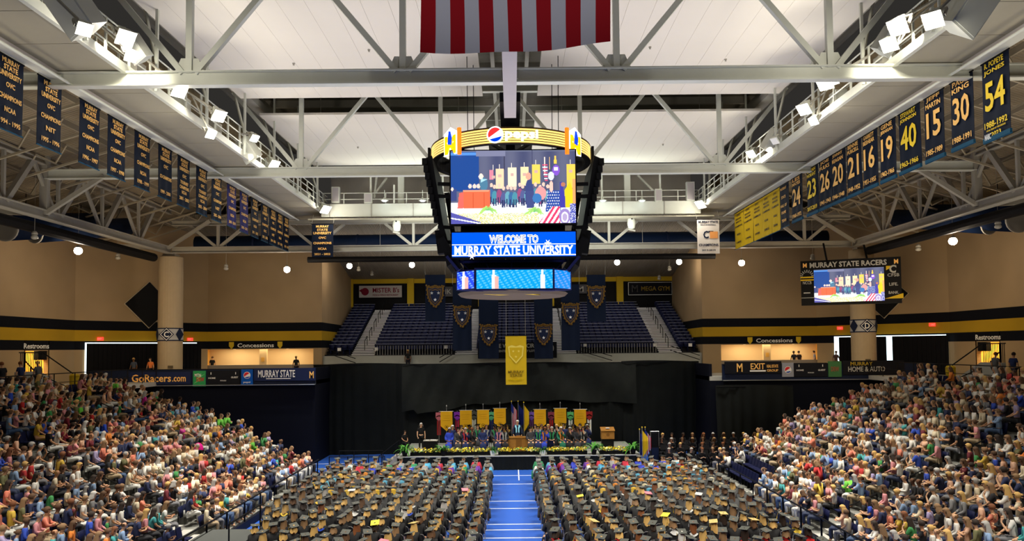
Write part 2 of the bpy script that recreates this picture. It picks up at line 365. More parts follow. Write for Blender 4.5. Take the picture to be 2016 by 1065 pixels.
# longitudinal side trusses
for s in (-1, 1):
    t_ = thing('side_truss', 'grey steel truss running along the seats to column ' + ('C' if s < 0 else 'D'), 'truss', (s * 25.2, 0, 0), 'side trusses')
    m_ = MB(); ibeam(m_, (0, 12, 15.62), (0, 55.3, 15.62), .5, .45); part('bottom_chord', m_, GREYST, t_)
    m_ = MB(); ibeam(m_, (0, 12, 18.45), (0, 55.3, 18.45), .3, .3); part('top_chord', m_, GREYST, t_)
    y = 19.0
    while y < 54:
        part('vertical_strut', MB().box(-.08, .08, y - .08, y + .08, 15.8, 18.4), GREYST, t_)
        part('diagonal_strut', MB().bar((0, y + .2, 15.8), (0, y + 2.2, 18.35), .26, .26, (1, 0, 0)), GREYST, t_)
        part('diagonal_strut', MB().bar((0, y - .2, 15.8), (0, y - 2.2, 18.35), .16, .16, (1, 0, 0)), GREYST, t_)
        y += 4.5
    part('conduit', MB().tube((s * .75, 12, 15.0), (s * .75, 54.3, 15.0), .3, 10), BLACK, t_)
    # outward frames, seen under the outer roof
    for y in (D1, D2, D3):
        part('outrigger', MB().bar((s * .1, y, 15.7), (s * 5.2, y, 16.0), .25, .3), GREYST, t_)
        part('outrigger', MB().bar((-s * .1, y, 15.7), (-s * 3.2, y, 17.7), .22, .22), GREYST, t_)
# big navy ducts with open round ends
for s in (-1, 1):
    for k, (xa, ya, Ya, r, xb_, yb2, Yb) in enumerate(((8, 447, 42, .78, 190, 442, 50.5), (66, 458, 44.5, .62, 250, 447, 51.5))):
        f_ = (lambda x: x) if s < 0 else (lambda x: 2016 - x); o_ = 0 if s < 0 else -17
        pa, pb = at(f_(xa), ya + o_, Ya), at(f_(xb_), yb2 + o_, Yb); ax = pb - pa; L = ax.length
        d = thing('air_duct', f'round navy air duct with open end, {"slimmer" if k else "wider"} of the pair by column {"C" if s < 0 else "D"}', 'duct', pa, 'navy ducts'); q4 = ax.to_track_quat('Z', 'Y'); n = 20; vs = []
        for rr, z in ((r, 0), (r, L), (r * .93, L), (r * .93, .05)):
            for j in range(n): a = 6.283 * j / n; vs.append(q4 @ V((rr * math.cos(a), rr * math.sin(a), z)))
        part('duct_shell', MB().quadmesh(vs, [(i * n + j, i * n + (j + 1) % n, ((i + 1) % 4) * n + (j + 1) % n, ((i + 1) % 4) * n + j) for i in range(4) for j in range(n)]), NAVYD, d, True)
        part('end_ring', MB().lathe([(r * 1.04, 0), (r * 1.04, .1), (r * .97, .1), (r * .97, 0)], (0, 0, 0), 20, axis=ax.normalized()), GREYST, d)
        rd = MB()
        for t_ in (.2, .8): p_ = ax * t_; rd.tube(p_ + V((0, 0, r)), p_ + V((0, 0, 3.2)), .025, 5)
        part('hanger_rod', rd, BLACK, d)
d = thing('air_duct', 'long navy duct crossing behind the transfer truss', 'duct', (0, 58.2, 16.5))
part('duct_shell', MB().tube((-24.5, 0, 0), (24.5, 0, 0), .62, 16), NAVYD, d, True)
for x in range(-20, 21, 8): part('duct_band', MB().tube((x, 0, 0), (x + .12, 0, 0), .65, 16), NAVY, d)
d = thing('air_duct', 'slim black duct hung below the transfer truss', 'duct', (0, 57.0, 15.05))
part('duct_shell', MB().tube((-15.5, 0, 0), (15.5, 0, 0), .22, 12), BLACK, d, True)
for x in (-10, -5, 0, 5, 10): part('hanger_rod', MB().tube((x, 0, .2), (x, 0, 3.0), .02, 5), GREYST, d)
# ------------------------------------------------------------------ catwalks with their soffits, rails
ZW = 18.1
for s in (-1, 1):
    c = thing('catwalk', 'pale catwalk with tubular rails running toward column ' + ('C' if s < 0 else 'D'), 'catwalk', (0, 0, 0), 'side catwalks')
    xi, xo = 13.62, 15.95
    me = MB().box(-(xo - xi) / 2, (xo - xi) / 2, 0, 2.32, 0, .06).mesh('soffit_panel', SOFFIT)
    y = 12.0
    while y < 54.5:
        link('soffit_panel', me, c, (s * (xi + xo) / 2, y, ZW)); y += 2.35
    for name_, X0, X1_, z0, z1, mt in (('edge_channel', 13.5, 13.66, ZW - .1, ZW + .22, WHITE), ('fascia_beam', 15.95, 16.2, ZW - .22, ZW + .75, LAV), ('fascia_lip', 15.8, 16.3, ZW - .26, ZW - .2, WHITE)):
        part(name_, MB().box(min(s * X0, s * X1_), max(s * X0, s * X1_), 11, 55, z0, z1), mt, c)
    part('pipe_run', MB().tube((s * 15.5, 11, ZW - .45), (s * 15.5, 54.5, ZW - .45), .05, 8), WHITE, c)
    hm = MB().box(-.035, .035, -.035, .035, 0, 1.15).mesh('rail_post', WHITE); y = 12.4
    while y < 55:
        link('rail_post', hm, c, (s * 13.55, y, ZW + .2)); link('rail_post', hm, c, (s * 14.75, y, ZW + .2)); y += 1.55
    for X in (13.55, 14.75):
        for z in (.55, .98, 1.35): part('guard_rail', MB().tube((s * X, 11, ZW + z), (s * X, 55, ZW + z), .03, 6), WHITE, c)
    part('grating', MB().box(min(s * 14.85, s * 13.6), max(s * 14.85, s * 13.6), 11, 55, ZW + .1, ZW + .16), GREYST, c)
    y = 14.0
    while y < 54:
        part('hanger_post', MB().box(s * 13.4 - .05, s * 13.4 + .05, y - .05, y + .05, ZW - .05, 23.6), WHITE, c)
        if R.random() < .8: part('brace', MB().bar((s * 13.4, y, ZW + 1), (s * 14.9, y + 1.4, 23.4), .09, .09), WHITE, c)
        y += 4.7
    for k, y in enumerate((17, 21, 27.5, 31.5, 35, 42, 46, 51)): # pull boxes and cable trays on the walkway
        part('junction_box', MB().box(s * 14.1 - .25, s * 14.1 + .25, y, y + .7, ZW + .15, ZW + .95), WHITE if k % 2 else GREYST, c)
    part('upper_box_girder', MB().box(min(s * 13.9, s * 14.5), max(s * 13.9, s * 14.5), 11, 55, 21.7, 22.1), GREYST, c)
# rear catwalk
yb = D3 - 1.0
zb0, zb1 = at(1008, 431, yb).z, at(1008, 399, yb).z
c = thing('catwalk', 'pale rear catwalk crossing between the two side catwalks', 'catwalk', (0, yb, 0))
part('fascia_beam', MB().box(-13.6, 13.6, -.1, .1, zb0 + .25, zb1), WHITE, c)
part('deck_plate', MB().box(-14.5, 14.5, -.3, 1.2, zb0, zb0 + .1), SOFFIT, c)
for x in range(-13, 14, 3): part('fascia_joint', MB().box(x - .03, x + .03, -.14, -.1, zb0 + .25, zb1), GREYST, c)
for z in (.35, .8): part('guard_rail', MB().tube((-13.6, 0, zb1 + z), (13.6, 0, zb1 + z), .03, 6), WHITE, c)
hm = MB().box(-.03, .03, -.03, .03, 0, .8).mesh('rail_post', WHITE)
for k in range(19): link('rail_post', hm, c, (-13.5 + 1.5 * k, 0, zb1))
for x in (625, 730, 776, 872, 1085, 1185, 1300, 1398):
    p = at(x, 400, yb); part('hanger_post', MB().box(p.x - .06, p.x + .06, -.06, .06, zb1, 21.3 if x not in (776,) else 20), WHITE, c)
for x in (788, 1237):
    p = at(x, 400, yb); part('hanger_post', MB().box(p.x - .22, p.x + .22, .3, .6, zb1, 21.3), WHITE, c)
for a_, b_ in (((742, 345), (737, 390)), ((762, 350), (738, 382)), ((1255, 345), (1285, 375))):
    part('brace', MB().bar(at(*a_, yb + .8) - V((0, yb, 0)), at(*b_, yb + .8) - V((0, yb, 0)), .14, .14, (0, 1, 0)), WHITE, c)
for i, (x0, x1, y0, y1) in enumerate(((652, 667, 367, 398), (716, 731, 379, 399), (1291, 1304, 371, 396), (1353, 1368, 357, 394))):
    a, b2 = at(x0, y1, yb - .4), at(x1, y0, yb - .4); m_ = MB().box(a.x, b2.x, 0, .35, a.z, b2.z)
    q = thing('speaker_cabinet', f'white loudspeaker cabinet standing at the rear catwalk, {ordw(i + 1)} from column C', 'loudspeaker', (0, yb - .3, 0), 'speakers on the rear catwalk')
    part('cabinet', m_, WHITE, q); part('grille', MB().box(a.x + .05, b2.x - .05, -.02, 0, a.z + .08, b2.z - .08), LAV, q)
for i, x in enumerate((757, 832, 1187, 1264)):
    p = at(x, 395, yb - .5); q = thing('dome_lamp', f'small lit dome lamp under the rear catwalk rail, {ordw(i + 1)} from column C', 'lamp', p, 'dome lamps at rear catwalk')
    part('shade', MB().lathe([(.05, .25), (.1, .12), (.28, .02), (.3, 0)], (0, 0, 0), 14), WHITE, q, True)
    part('lamp_glass', MB().lathe([(.2, 0), (.16, -.05), (.02, -.09)], (0, 0, 0), 12), mat('dome_glow', (.8, .95, 1), .3, emit=4) if i == 0 else bpy.data.materials['dome_glow'], q, True)
    part('stem', MB().tube((0, 0, .2), (0, 0, .75), .02, 6), WHITE, q)
for i, (x, y) in enumerate(((781, 445), (1243, 440))):
    p = at(x, y, D3 - .5); q = thing('projector_pod', 'white capsule loudspeaker hung from the transfer truss toward column ' + 'CD'[i], 'loudspeaker', p, 'capsule speakers')
    part('pod_body', MB().lathe([(.1, .62), (.26, .5), (.3, 0), (.24, -.35), (.1, -.42)], (0, 0, 0), 14), WHITE, q, True)
    part('pod_bracket', MB().bar((0, 0, .5), (0, .6, 1.1), .08, .08).bar((-.25, -.1, -.45), (.25, -.1, -.55), .1, .1), GREYST, q)
    part('pod_port', MB().tube((0, -.3, .3), (0, -.24, .3), .06, 8), BLACK, q)
# ridge beam from near truss to the scoreboard hoist
q = thing('ridge_beam', 'pale box beam crossing over the trusses above the central scoreboard', 'beam', (0, 0, 0))
part('box_beam', MB().box(-.24, .24, 20, 30.05, ZC - .3, ZC + .3), LAV, q)
part('hoist_block', MB().box(-.42, .42, 29.9, 33.6, 18.12, 18.5), BLACK, q)
part('hoist_post', MB().box(-.2, .2, 32.8, 33.2, 15.5, 18.2), BLACK, q)
# ------------------------------------------------------------------ columns
for s, L in ((-1, 'C'), (1, 'D')):
    cx = at(336 if s < 0 else 1698, 600, D3 + 1.2).x; zsh = at(340, 506, D3 + 1.2).z if s < 0 else at(1697, 492, D3 + 1.2).z
    c = thing('concrete_column', f'round tan column marked {L} rising from the concourse to the transfer truss', 'column', (cx, D3 + 1.2, 0), 'round columns')
    colm = mat('column_paint', (.42, .33, .21), .8, noise=.06) if s < 0 else bpy.data.materials['column_paint']
    part('shaft', MB().lathe([(.86, 0), (.86, zsh - .05), (.8, zsh)], (0, 0, 0), 28), colm, c, False)
    part('bearing_block', MB().box(-.45, .45, -.4, .4, zsh, 15.42), GREYST, c)
    zc = at(335, 658, D3).z if s < 0 else at(1699, 641, D3).z
    part('painted_band', MB().lathe([(.87, zc - .44), (.885, zc - .44), (.885, zc + .44), (.87, zc + .44)], (0, 0, 0), 28), mat('band_paint', (.42, .42, .42), .7) if s < 0 else bpy.data.materials['band_paint'], c)
    for dz in (-.44, .44): part('band_edge', MB().lathe([(.87, zc + dz - .04), (.9, zc + dz - .04), (.9, zc + dz + .04), (.87, zc + dz + .04)], (0, 0, 0), 28), NAVY, c)
    ang = math.radians(-90 + (8 if s < 0 else -8)); n = V((math.cos(ang), math.sin(ang), 0)); ux = V((-n.y, n.x, 0)); o_ = n * .9
    dm = MB()
    for w_, mt, dd in ((.52, 0, 0), (.44, 1, .012), (.38, 0, .024)):
        dm.prism([(-w_, 0), (0, -w_), (w_, 0), (0, w_)], o_ + n * dd + V((0, 0, zc)), ux, Z1, .02, mt)
    part('diamond_badge', dm, [NAVY, WHT], c)
    text(L, V(c.location) + o_ + n * .05 + V((0, 0, zc)), ux, Z1, .34, .42, WHT, c, off=.02)
    for sx in (-1, 1): # second diamond wraps round the side
        a2 = ang + sx * 1.05; n2 = V((math.cos(a2), math.sin(a2), 0)); u2 = V((-n2.y, n2.x, 0))
        part('diamond_badge', MB().prism([(-.36, 0), (0, -.5), (.36, 0), (0, .5)], n2 * .9 + V((0, 0, zc)), u2, Z1, .02), NAVY, c)
    part('wall_plate', MB().box(.25, .6, -.92, -.84, 6.95, 7.15) if s < 0 else MB().box(-.3, .05, -.92, -.84, 6.95, 7.15), mat('plate', (.10, .08, .05), .6) if s < 0 else bpy.data.materials['plate'], c)
# ------------------------------------------------------------------ concourse details
warm = mat('lit_cream_wall', (.75, .55, .30), .8); warm2 = mat('lit_orange_wall', (.85, .48, .10), .8)
cl = mat('shop_light', (1, .9, .7), .3, emit=9, ecol=(1, .86, .6))
for s, L in ((-1, 'C'), (1, 'D')):
    x0, x1 = (at(388, 705, YA).x, at(619, 705, YA).x) if s < 0 else (at(1418, 705, YA).x, at(1632, 705, YA).x)
    k = thing('concession_stand', f'warmly lit refreshment counter in the concourse wall beside column {L}', 'kiosk', ((x0 + x1) / 2, YA, 6.0), 'refreshment counters'); W = (x1 - x0) / 2
    part('back_wall', MB().box(-W, W, 2.6, 2.8, 0, 2.8), warm, k)
    for q in (-1, 1): part('side_wall', MB().box(min(q * W, q * (W + .15)), max(q * W, q * (W + .15)), .3, 2.7, 0, 2.8), warm2, k)
    part('soffit', MB().box(-W, W, .3, 2.7, 2.45, 2.55), warm, k)
    part('counter', MB().box(-W, W, .35, .8, 0, 1.0), mat('counter_laminate', (.3, .25, .2), .5) if s < 0 else bpy.data.materials['counter_laminate'], k)
    part('menu_post', MB().box(-.1, .5, 1.2, 1.5, 0, 2.45) if s < 0 else MB().box(-.5, .1, 1.2, 1.5, 0, 2.45), warm, k)
    part('notice', MB().box(.05, .32, 1.17, 1.2, 1.25, 1.6) if s < 0 else MB().box(-.32, -.05, 1.17, 1.2, 1.25, 1.6), warm2, k)
    for q in (-.42, .42): part('ceiling_lamp', MB().lathe([(.5, 2.42), (.45, 2.34), (.1, 2.3)], (q * W * 1.1, 1.3, 0), 16), cl, k)
    lamp('AREA', 'kiosk_lamp', ((x0 + x1) / 2, YA + 1.3, 8.3), 95, (1, .80, .50), ((x0 + x1) / 2, YA + 1.5, 6), W * 1.6, sy=1.2)
    sg = tag(link('lettered_sign', None, None, ((x0 + x1) / 2, YA - .02, 8.62)), f'pale raised lettering of refreshment sign on black fascia beside column {L}', 'sign', 'fascia signs')
    text('Concessions', V(sg.location) + V((0, -.02, 0)), X1, Z1, 3.0, .34, WHT, sg, off=.015)
    for q in (-2.0, 2.0): part('shield_logo', MB().prism([(-.2, .28), (.2, .28), (.2, -.05), (0, -.3), (-.2, -.05)], (q, -.02, 0), X1, Z1, -.03), GOLD, sg)
    # restroom portal in the side wall: hole at y 48.2 to 50.6
    y0, y1 = 48.2, 50.6
    rt = thing('restroom_portal', f'orange lit stair passage in the side wall near column {L}', 'passage', (s * XS, (y0 + y1) / 2, 6.0), 'lit stair passages')
    part('back_wall', MB().box(min(s * 2.0, s * 2.2), max(s * 2.0, s * 2.2), -2.2, 2.2, 0, 3), warm2, rt)
    for q in (-1, 1): part('side_wall', MB().box(min(s * .0, s * 2.1), max(s * .0, s * 2.1), q * 1.25 - .05, q * 1.25 + .05, 0, 3), warm2, rt)
    part('hanging_bulkhead', MB().box(min(s * .1, s * .4), max(s * .1, s * .4), .3, 1.3, 1.7, 2.3), BLACK, rt)
    part('stair_rail', MB().tube((s * .4, -1.2, 2.1), (s * .4, 1.2, .4), .04, 6).tube((s * .4, 0, 1.2), (s * .4, 0, .1), .04, 6), BLACK, rt)
    lamp('AREA', 'portal_lamp', (s * (XS + 1.1), 49.4, 8.4), 150, (1, .70, .30), (s * (XS + 1.1), 49.4, 6), 1.2)
    sg = tag(link('lettered_sign', None, None, (s * (XS - .03), 49.3, 8.62)), f'pale raised lettering of restroom sign on black fascia near column {L}', 'sign', 'fascia signs')
    text('Restrooms', V(sg.location), (0, -s, 0), Z1, 2.6, .34, WHT, sg, off=.015)
    for px, py in (((197, 667), (374, 668)) if s < 0 else ((1654, 646), (1836, 639))):
        p = at(px, py, {374: 60.5, 197: 54.8, 1654: 60.1, 1836: 54.3}[px])
        X = tag(link('exit_sign', None, None, p), f'red lit exit sign on the gold band {"just beside" if abs(px - 1008) < 720 else "farther out past"} column {L}', 'exit sign', 'exit signs')
        part('housing', MB().box(-.2, .2, -.03, .12, -.12, .12), mat('exit_glow', (.9, .05, .03), .4, emit=1.5) if 'exit_glow' not in bpy.data.materials else bpy.data.materials['exit_glow'], X)
        text('EXIT', p + V((0, -.05, 0)), X1, Z1, .3, .14, WHT, X)
# daylight windows behind black curtains on the chamfer walls
day = mat('daylight_glass', (.8, .95, 1), .2, emit=2.2, ecol=(.75, .95, 1)); curt = mat('black_curtain', (.006, .006, .008), .9, bump=.4, nscale=2)
def cham(s, u, z, out):   # u metres from the side-wall corner along the chamfer
    d = V((-s * (XS - XB), YA - 53.6, 0)).normalized(); n = V((-s * abs(d.y), -abs(d.x), 0)); return V((s * XS, 53.6, z)) + d * u + n * out, d, n
for s, L in ((-1, 'C'), (1, 'D')):
    Lc = math.hypot(XS - XB, YA - 53.6)
    uof = lambda px: min((abs(proj(cham(s, k * .05, 7.4, .2)[0])[0] - px), k * .05) for k in range(int(Lc / .05)))[1]
    wdw = tag(link('window_' + ('1' if s < 0 else '2'), None), None, None, None, 'structure')
    u0, u1 = (uof(169), uof(389)) if s < 0 else (uof(1862), uof(1641))
    p, d, n = cham(s, (u0 + u1) / 2, 7.5, .06); part('pane', MB().obox(p, d * ((u1 - u0) / 2), n * .03, V((0, 0, 1.375))), day, wdw)
    cu = thing('blackout_curtain', f'black curtain over the daylit concourse doors behind column {L}', 'curtain', (0, 0, 0), 'black curtains')
    spans = ((uof(171), uof(389) + .3),) if s < 0 else ((uof(1862) - .2, uof(1758)), (uof(1745), uof(1653)))
    for a, b2 in spans:
        p, d, n = cham(s, (a + b2) / 2, 7.35, .22); mb = MB(); N = int((b2 - a) / .16)
        for k in range(N): mb.obox(p + d * ((k + .5) / N * (b2 - a) - (b2 - a) / 2) + n * (.04 * (k % 2)), d * (.085 * (b2 - a) / (N * .16)), n * .03, V((0, 0, 1.46)))
        part('curtain_leaf', mb, curt, cu)
    # black diamond panel
    p = at(294, 597, 56.0) if s < 0 else at(1747, 578, 56.0)
    u = uof(294) if s < 0 else uof(1742); base, d, n = cham(s, u, p.z, .1)
    dp = tag(link('diamond_panel', None, None, base), f'large black diamond panel on the tan wall behind column {L}', 'wall panel', 'black diamonds')
    part('panel_face', MB().prism([(-1.85, 0), (0, -1.75), (1.85, 0), (0, 1.75)], (0, 0, 0), -d if s > 0 else d, Z1, .08), BLACK, dp)
    part('panel_edge', MB().prism([(-1.92, 0), (0, -1.82), (1.92, 0), (0, 1.82)], -n * .03, -d if s > 0 else d, Z1, .03), mat('tan_edge', (.5, .42, .3), .7) if s < 0 else bpy.data.materials['tan_edge'], dp)
# grey stair wall and rail at the far picture edges
for s, L in ((-1, 'C'), (1, 'D')):
    g = thing('stair_enclosure', f'grey concrete stair enclosure with balusters beside the restroom passage near column {L}', 'stair', (s * 26.6, 40.6, 6.0), 'stair enclosures')
    part('stair_wall', MB().prism([(0, 0), (3.6, 0), (3.6, .4), (1.8, 1.15), (0, 1.15)], (0, 0, 0), V((0, 1, 0)), Z1, -.25), CONC, g)
    rl = MB(); 
    for k in range(14): rl.tube((0, .1 + k * .14, 1.15), (0, .1 + k * .14, 2.2), .02, 5)
    rl.tube((0, 0, 2.2), (0, 2.0, 2.2), .035, 6).tube((0, 2.0, 2.2), (0, 5.0, .9), .035, 6)
    part('balustrade', rl, BLACK, g)
    part('trash_bin', MB().lathe([(.25, 0), (.28, .8), (.2, .9)], (-s * .5, 4.3, 0), 12), GOLD, g)
# ------------------------------------------------------------------ big flag hung from the roof
p0, p1 = at(827, 103, 15.0), at(1203, 83, 15.0); fw = (p1 - p0).length; ux = (p1 - p0).normalized()
fl = thing('american_flag', 'large red and white striped flag hanging upright above the central scoreboard', 'flag', (0, 0, 0)); ztop = 21.4
fr, fwht, fb = mat('flag_red', (.36, .008, .016), .75), mat('flag_white', (.55, .56, .66), .75), mat('flag_blue', (.01, .02, .15), .75)
for k in range(13):
    vs = []; n = 14
    for j in range(n + 1):
        v = j / n; z0 = p0.z - .10 * math.sin((k) / 12 * 3.14) * 0
        for q in (k, k + 1):
            base = p0 + ux * (fw * q / 13); zb = base.z - .10 * math.sin(q / 13 * 3.14)
            vs.append((base.x + .02 * math.sin(v * 9 + q * .4), 15.0 + .05 * math.sin(q * .9 + v * 5), zb + (ztop - zb) * v))
    fs = [(2 * j, 2 * j + 1, 2 * j + 3, 2 * j + 2) for j in range(n)]
    mb = MB().quadmesh(vs, fs); part('stripe', mb, fr if k % 2 == 0 else fwht, fl)
    hb = MB(); b0 = p0 + ux * (fw * k / 13); b1 = p0 + ux * (fw * (k + 1) / 13)
part('canton', MB().box(p0.x + .0, p0.x + fw * 7 / 13, 14.9, 14.93, 18.8, ztop), fb, fl)
st = MB()
for i in range(9):
    for j in range(6 if i % 2 == 0 else 5):
        cx_ = p0.x + fw * 7 / 13 * ((j + (.5 if i % 2 == 0 else 1)) / 6); cz_ = 18.95 + i * .27
        st.prism([(.07 * (1 if a % 2 == 0 else .4) * math.sin(a * math.pi / 5), .07 * (1 if a % 2 == 0 else .4) * math.cos(a * math.pi / 5)) for a in range(10)], (cx_, 14.895, cz_), X1, Z1, -.01)
part('star', st, fwht, fl)['kind'] = 'stuff'
part('hem_pole', MB().tube((p0.x - .1, 15, ztop), (p1.x + .1, 15, ztop), .04, 8), CHROME, fl)
for x in (p0.x, 0, p1.x): part('suspension_line', MB().tube((x, 15, ztop), (x, 15, 24), .012, 5), BLACK, fl)
# ------------------------------------------------------------------ picture on the video screens
def video(w=216, h=128):
    im = np.zeros((h, w, 3)); yy, xx = np.mgrid[0:h, 0:w]; X = (xx + .5) / w * 1360; Y = (yy + .5) / h * 760   # crop coordinates of the photo's screen
    rr = np.random.RandomState(4)
    def rect(x0, y0, x1, y1, c): im[(X >= x0) & (X < x1) & (Y >= y0) & (Y < y1)] = c
    def ell(cx, cy, rx, ry, c): im[((X - cx) / rx) ** 2 + ((Y - cy) / ry) ** 2 < 1] = c
    def poly(pts, c):
        m = np.ones_like(X, bool)
        for (a, b_), (c2, d) in zip(pts, pts[1:] + pts[:1]): m &= ((c2 - a) * (Y - b_) - (d - b_) * (X - a)) >= 0
        im[m] = c
    im[:] = (.10, .11, .20); im += (.05 * np.sin(X / 46))[..., None] * .6
    rect(0, 0, 310, 420, (.015, .07, .30)); rect(0, 20, 280, 48, (.10, .30, .75)); rect(0, 0, 1360, 14, (.16, .18, .28)); rect(280, 0, 600, 60, (.22, .23, .36))
    rect(580, 60, 590, 200, (.05, .05, .10)); rect(885, 0, 895, 250, (.05, .05, .12))
    im[Y > 540] = (.85, .88, .98)
    for x0, y0, y1, c in ((420, 200, 300, (.75, .25, .35)), (490, 190, 400, (1, .72, .45)), (625, 180, 380, (1, .85, .6)), (760, 175, 370, (1, .78, .45)), (885, 150, 350, (1, .68, .12)), (1265, 150, 400, (1, .66, .1))):
        rect(x0, y0, x0 + (45 if c[0] < .9 else 92), y1, c); rect(x0 + 38, y0 - 50, x0 + 44, y0, (1, .9, .8)); rect(x0 + 28, y0 + 60, x0 + 64, y0 + 90, (.7, .45, .4))
    for k in range(16):     # seated party
        x = 440 + k * 44 + rr.randint(-8, 8); y = 400 + rr.randint(-15, 25); c = [(.05, .15, .35), (.08, .3, .4), (.35, .08, .2), (.1, .12, .3), (.15, .4, .5)][k % 5]
        ell(x, y + 80, 32, 70, c); ell(x, y - 30, 17, 22, (.95, .62, .5)); rect(x - 18, y + 90, x - 4, y + 170, (.03, .04, .12)); rect(x + 6, y + 90, x + 20, y + 170, (.03, .04, .12))
    for x in (210, 258, 300): ell(x, 370, 20, 24, (.98, .72, .62))
    ell(360, 350, 44, 70, (.08, .22, .35)); ell(330, 268, 26, 30, (1, .78, .68)); poly([(330, 290), (395, 300), (330, 330)][::1], (.45, .75, .85))
    poly([(130, 408), (425, 408), (428, 600), (140, 600)], (.88, .16, .07)); poly([(130, 408), (425, 408), (410, 428), (140, 428)], (1, .35, .2)); 
    for x in (180, 240, 300, 360): rect(x, 440, x + 5, 600, (.62, .08, .03))
    poly([(90, 440), (140, 430), (135, 610), (70, 610)], (.85, .15, .12)); rect(0, 400, 60, 520, (.05, .07, .22)); ell(15, 400, 14, 20, (.9, .75, .65))
    ell(855, 450, 46, 150, (.05, .07, .22)); poly([(815, 420), (905, 420), (905, 640), (825, 640)], (.06, .08, .24)); ell(848, 270, 30, 38, (1, .42, .3))
    ell(980, 450, 60, 70, (.85, .35, .35)); ell(940, 500, 50, 50, (.05, .2, .5))
    rect(1020, 70, 1030, 250, (1, .8, .7)); rect(1078, 70, 1086, 200, (1, .6, .2)); poly([(1135, 60), (1150, 60), (1160, 140), (1125, 140)], (1, .65, .1))
    for k in range(9): poly([(1000 + k * 3, 150 + k * 20), (1060, 150 + k * 20), (1060, 162 + k * 20), (1000 + k * 3, 162 + k * 20)], ((.85, .1, .2), (.95, .95, 1))[k % 2])
    ell(1150, 210, 40, 55, (.25, .10, .65)); rect(1130, 180, 1170, 215, (.95, .9, 1)); ell(1095, 270, 34, 45, (.75, .8, .9))
    poly([(1060, 420), (1190, 420), (1200, 640), (1030, 640)], (.03, .08, .38))
    for k in range(40): ell(1050 + (k % 6) * 24 + (k // 6 % 2) * 10, 440 + (k // 6) * 30, 6, 6, (.95, .97, 1))
    ell(1095, 380, 22, 60, (1, .6, .5)); poly([(1190, 330), (1215, 330), (1260, 600), (1190, 600)], (.06, .05, .40)); poly([(1240, 420), (1300, 330), (1350, 480), (1330, 600), (1250, 600)], (1, .68, .02)); ell(1225, 360, 25, 22, (.55, .2, .12))
    rect(1330, 300, 1360, 560, (.95, .4, .15))
    m = Y > 600 + (X < 1000) * 0; g = rr.rand(h, w)
    fl_ = (Y > 655) & (X < 960); im[(Y > 600) & (X < 960)] = (.93, .93, .96); im[fl_ & (g > .3)] = (.95, .90, .66); im[fl_ & (g > .75)] = (1, .72, .15); im[fl_ & (g < .10)] = (.35, .5, .25)
    im[(Y > 640 + X * .32) & (X < 330)] = (.10, .10, .42); im[(np.abs(Y - (700 + X * .18)) < 7) & (X < 330)] = (.9, .9, 1)
    for cx_ in (400, 910):
        for k in range(26):
            a = -2.9 + k * .105; L = 60 + rr.rand() * 45
            for q in np.linspace(0, 1, 14): ell(cx_ + math.cos(a) * L * q, (620 if cx_ < 500 else 640) + math.sin(a) * L * q + 55 * q * q, 7, 6, (.18 + .3 * q, .55 + .25 * q, .18))
    s_ = ((X * .9 + Y * .6) // 26) % 2; m = (Y > 590) & (X > 960) & (X < 1190) & (X > 1130 - (Y - 560) * .9)
    im[m & (s_ == 0)] = (.78, .05, .15); im[m & (s_ == 1)] = (.97, .95, .98)
    ell(1240, 690, 62, 80, (.35, .25, .6)); ell(1240, 700, 40, 56, (.92, .92, .98)); ell(1240, 700, 26, 40, (.5, .4, .65)); m = (X > 1300) & (Y > 560); im[m] = (.1, .12, .5); im[m & (g > .8)] = (1, 1, 1)
    return np.clip(im, 0, 1)
def rastermesh(name, im, w, h):
    H, W, _ = im.shape; xs = np.linspace(-w / 2, w / 2, W + 1); zs = np.linspace(h / 2, -h / 2, H + 1)
    v = np.zeros((H + 1, W + 1, 3)); v[..., 0] = xs[None]; v[..., 2] = zs[:, None]
    idx = np.arange((H + 1) * (W + 1)).reshape(H + 1, W + 1)
    f = np.stack([idx[:-1, :-1], idx[1:, :-1], idx[1:, 1:], idx[:-1, 1:]], -1).reshape(-1, 4)
    me = bpy.data.meshes.new(name); me.from_pydata(v.reshape(-1, 3).tolist(), [], f.tolist())
    a = me.attributes.new('col', 'FLOAT_COLOR', 'CORNER'); c = np.ones((H * W, 4, 4)); c[..., :3] = im.reshape(-1, 1, 3); a.data.foreach_set('color', c.ravel())
    me.materials.append(SCR); me.update(); return me
VID = video()
# ------------------------------------------------------------------ central scoreboard
YS = 32.2
sb = thing('scoreboard', 'black central hanging scoreboard with video screens and glowing gold ring', 'scoreboard', (0, 0, 0))
def onS(x, y, Y=YS): return at(x, y, Y)
a, c2 = onS(888, 441), onS(1132, 295); vw, vh = c2.x - a.x, c2.z - a.z; ctr = (a + c2) / 2
vme = rastermesh('video_picture', VID, vw, vh)
fr_ = part('video_frame', MB().box(a.x - .06, c2.x + .06, YS + .02, YS + .35, a.z - .05, c2.z + .05), BLACK, sb)
link('video_picture', vme, sb, (ctr.x, YS, ctr.z))
a, c2 = onS(890, 506), onS(1133, 456); W_, H_ = c2.x - a.x, c2.z - a.z; cc = (a + c2) / 2
lf = part('message_frame', MB().box(a.x - .06, c2.x + .06, YS + .02, YS + .4, a.z - .05, c2.z + .05), BLACK, sb)
eb = mat('led_blue', (.0, .08, .75), .4, emit=1.0, ecol=(.0, .09, .85)); ew = mat('led_white', (.9, .9, 1), .4, emit=1.6, ecol=(.9, .92, 1)); ek = mat('led_grey', (.2, .2, .25), .4, emit=.5, ecol=(.45, .45, .55))
part('message_panel', MB().box(a.x, c2.x, YS, YS + .03, a.z, c2.z), eb, sb)
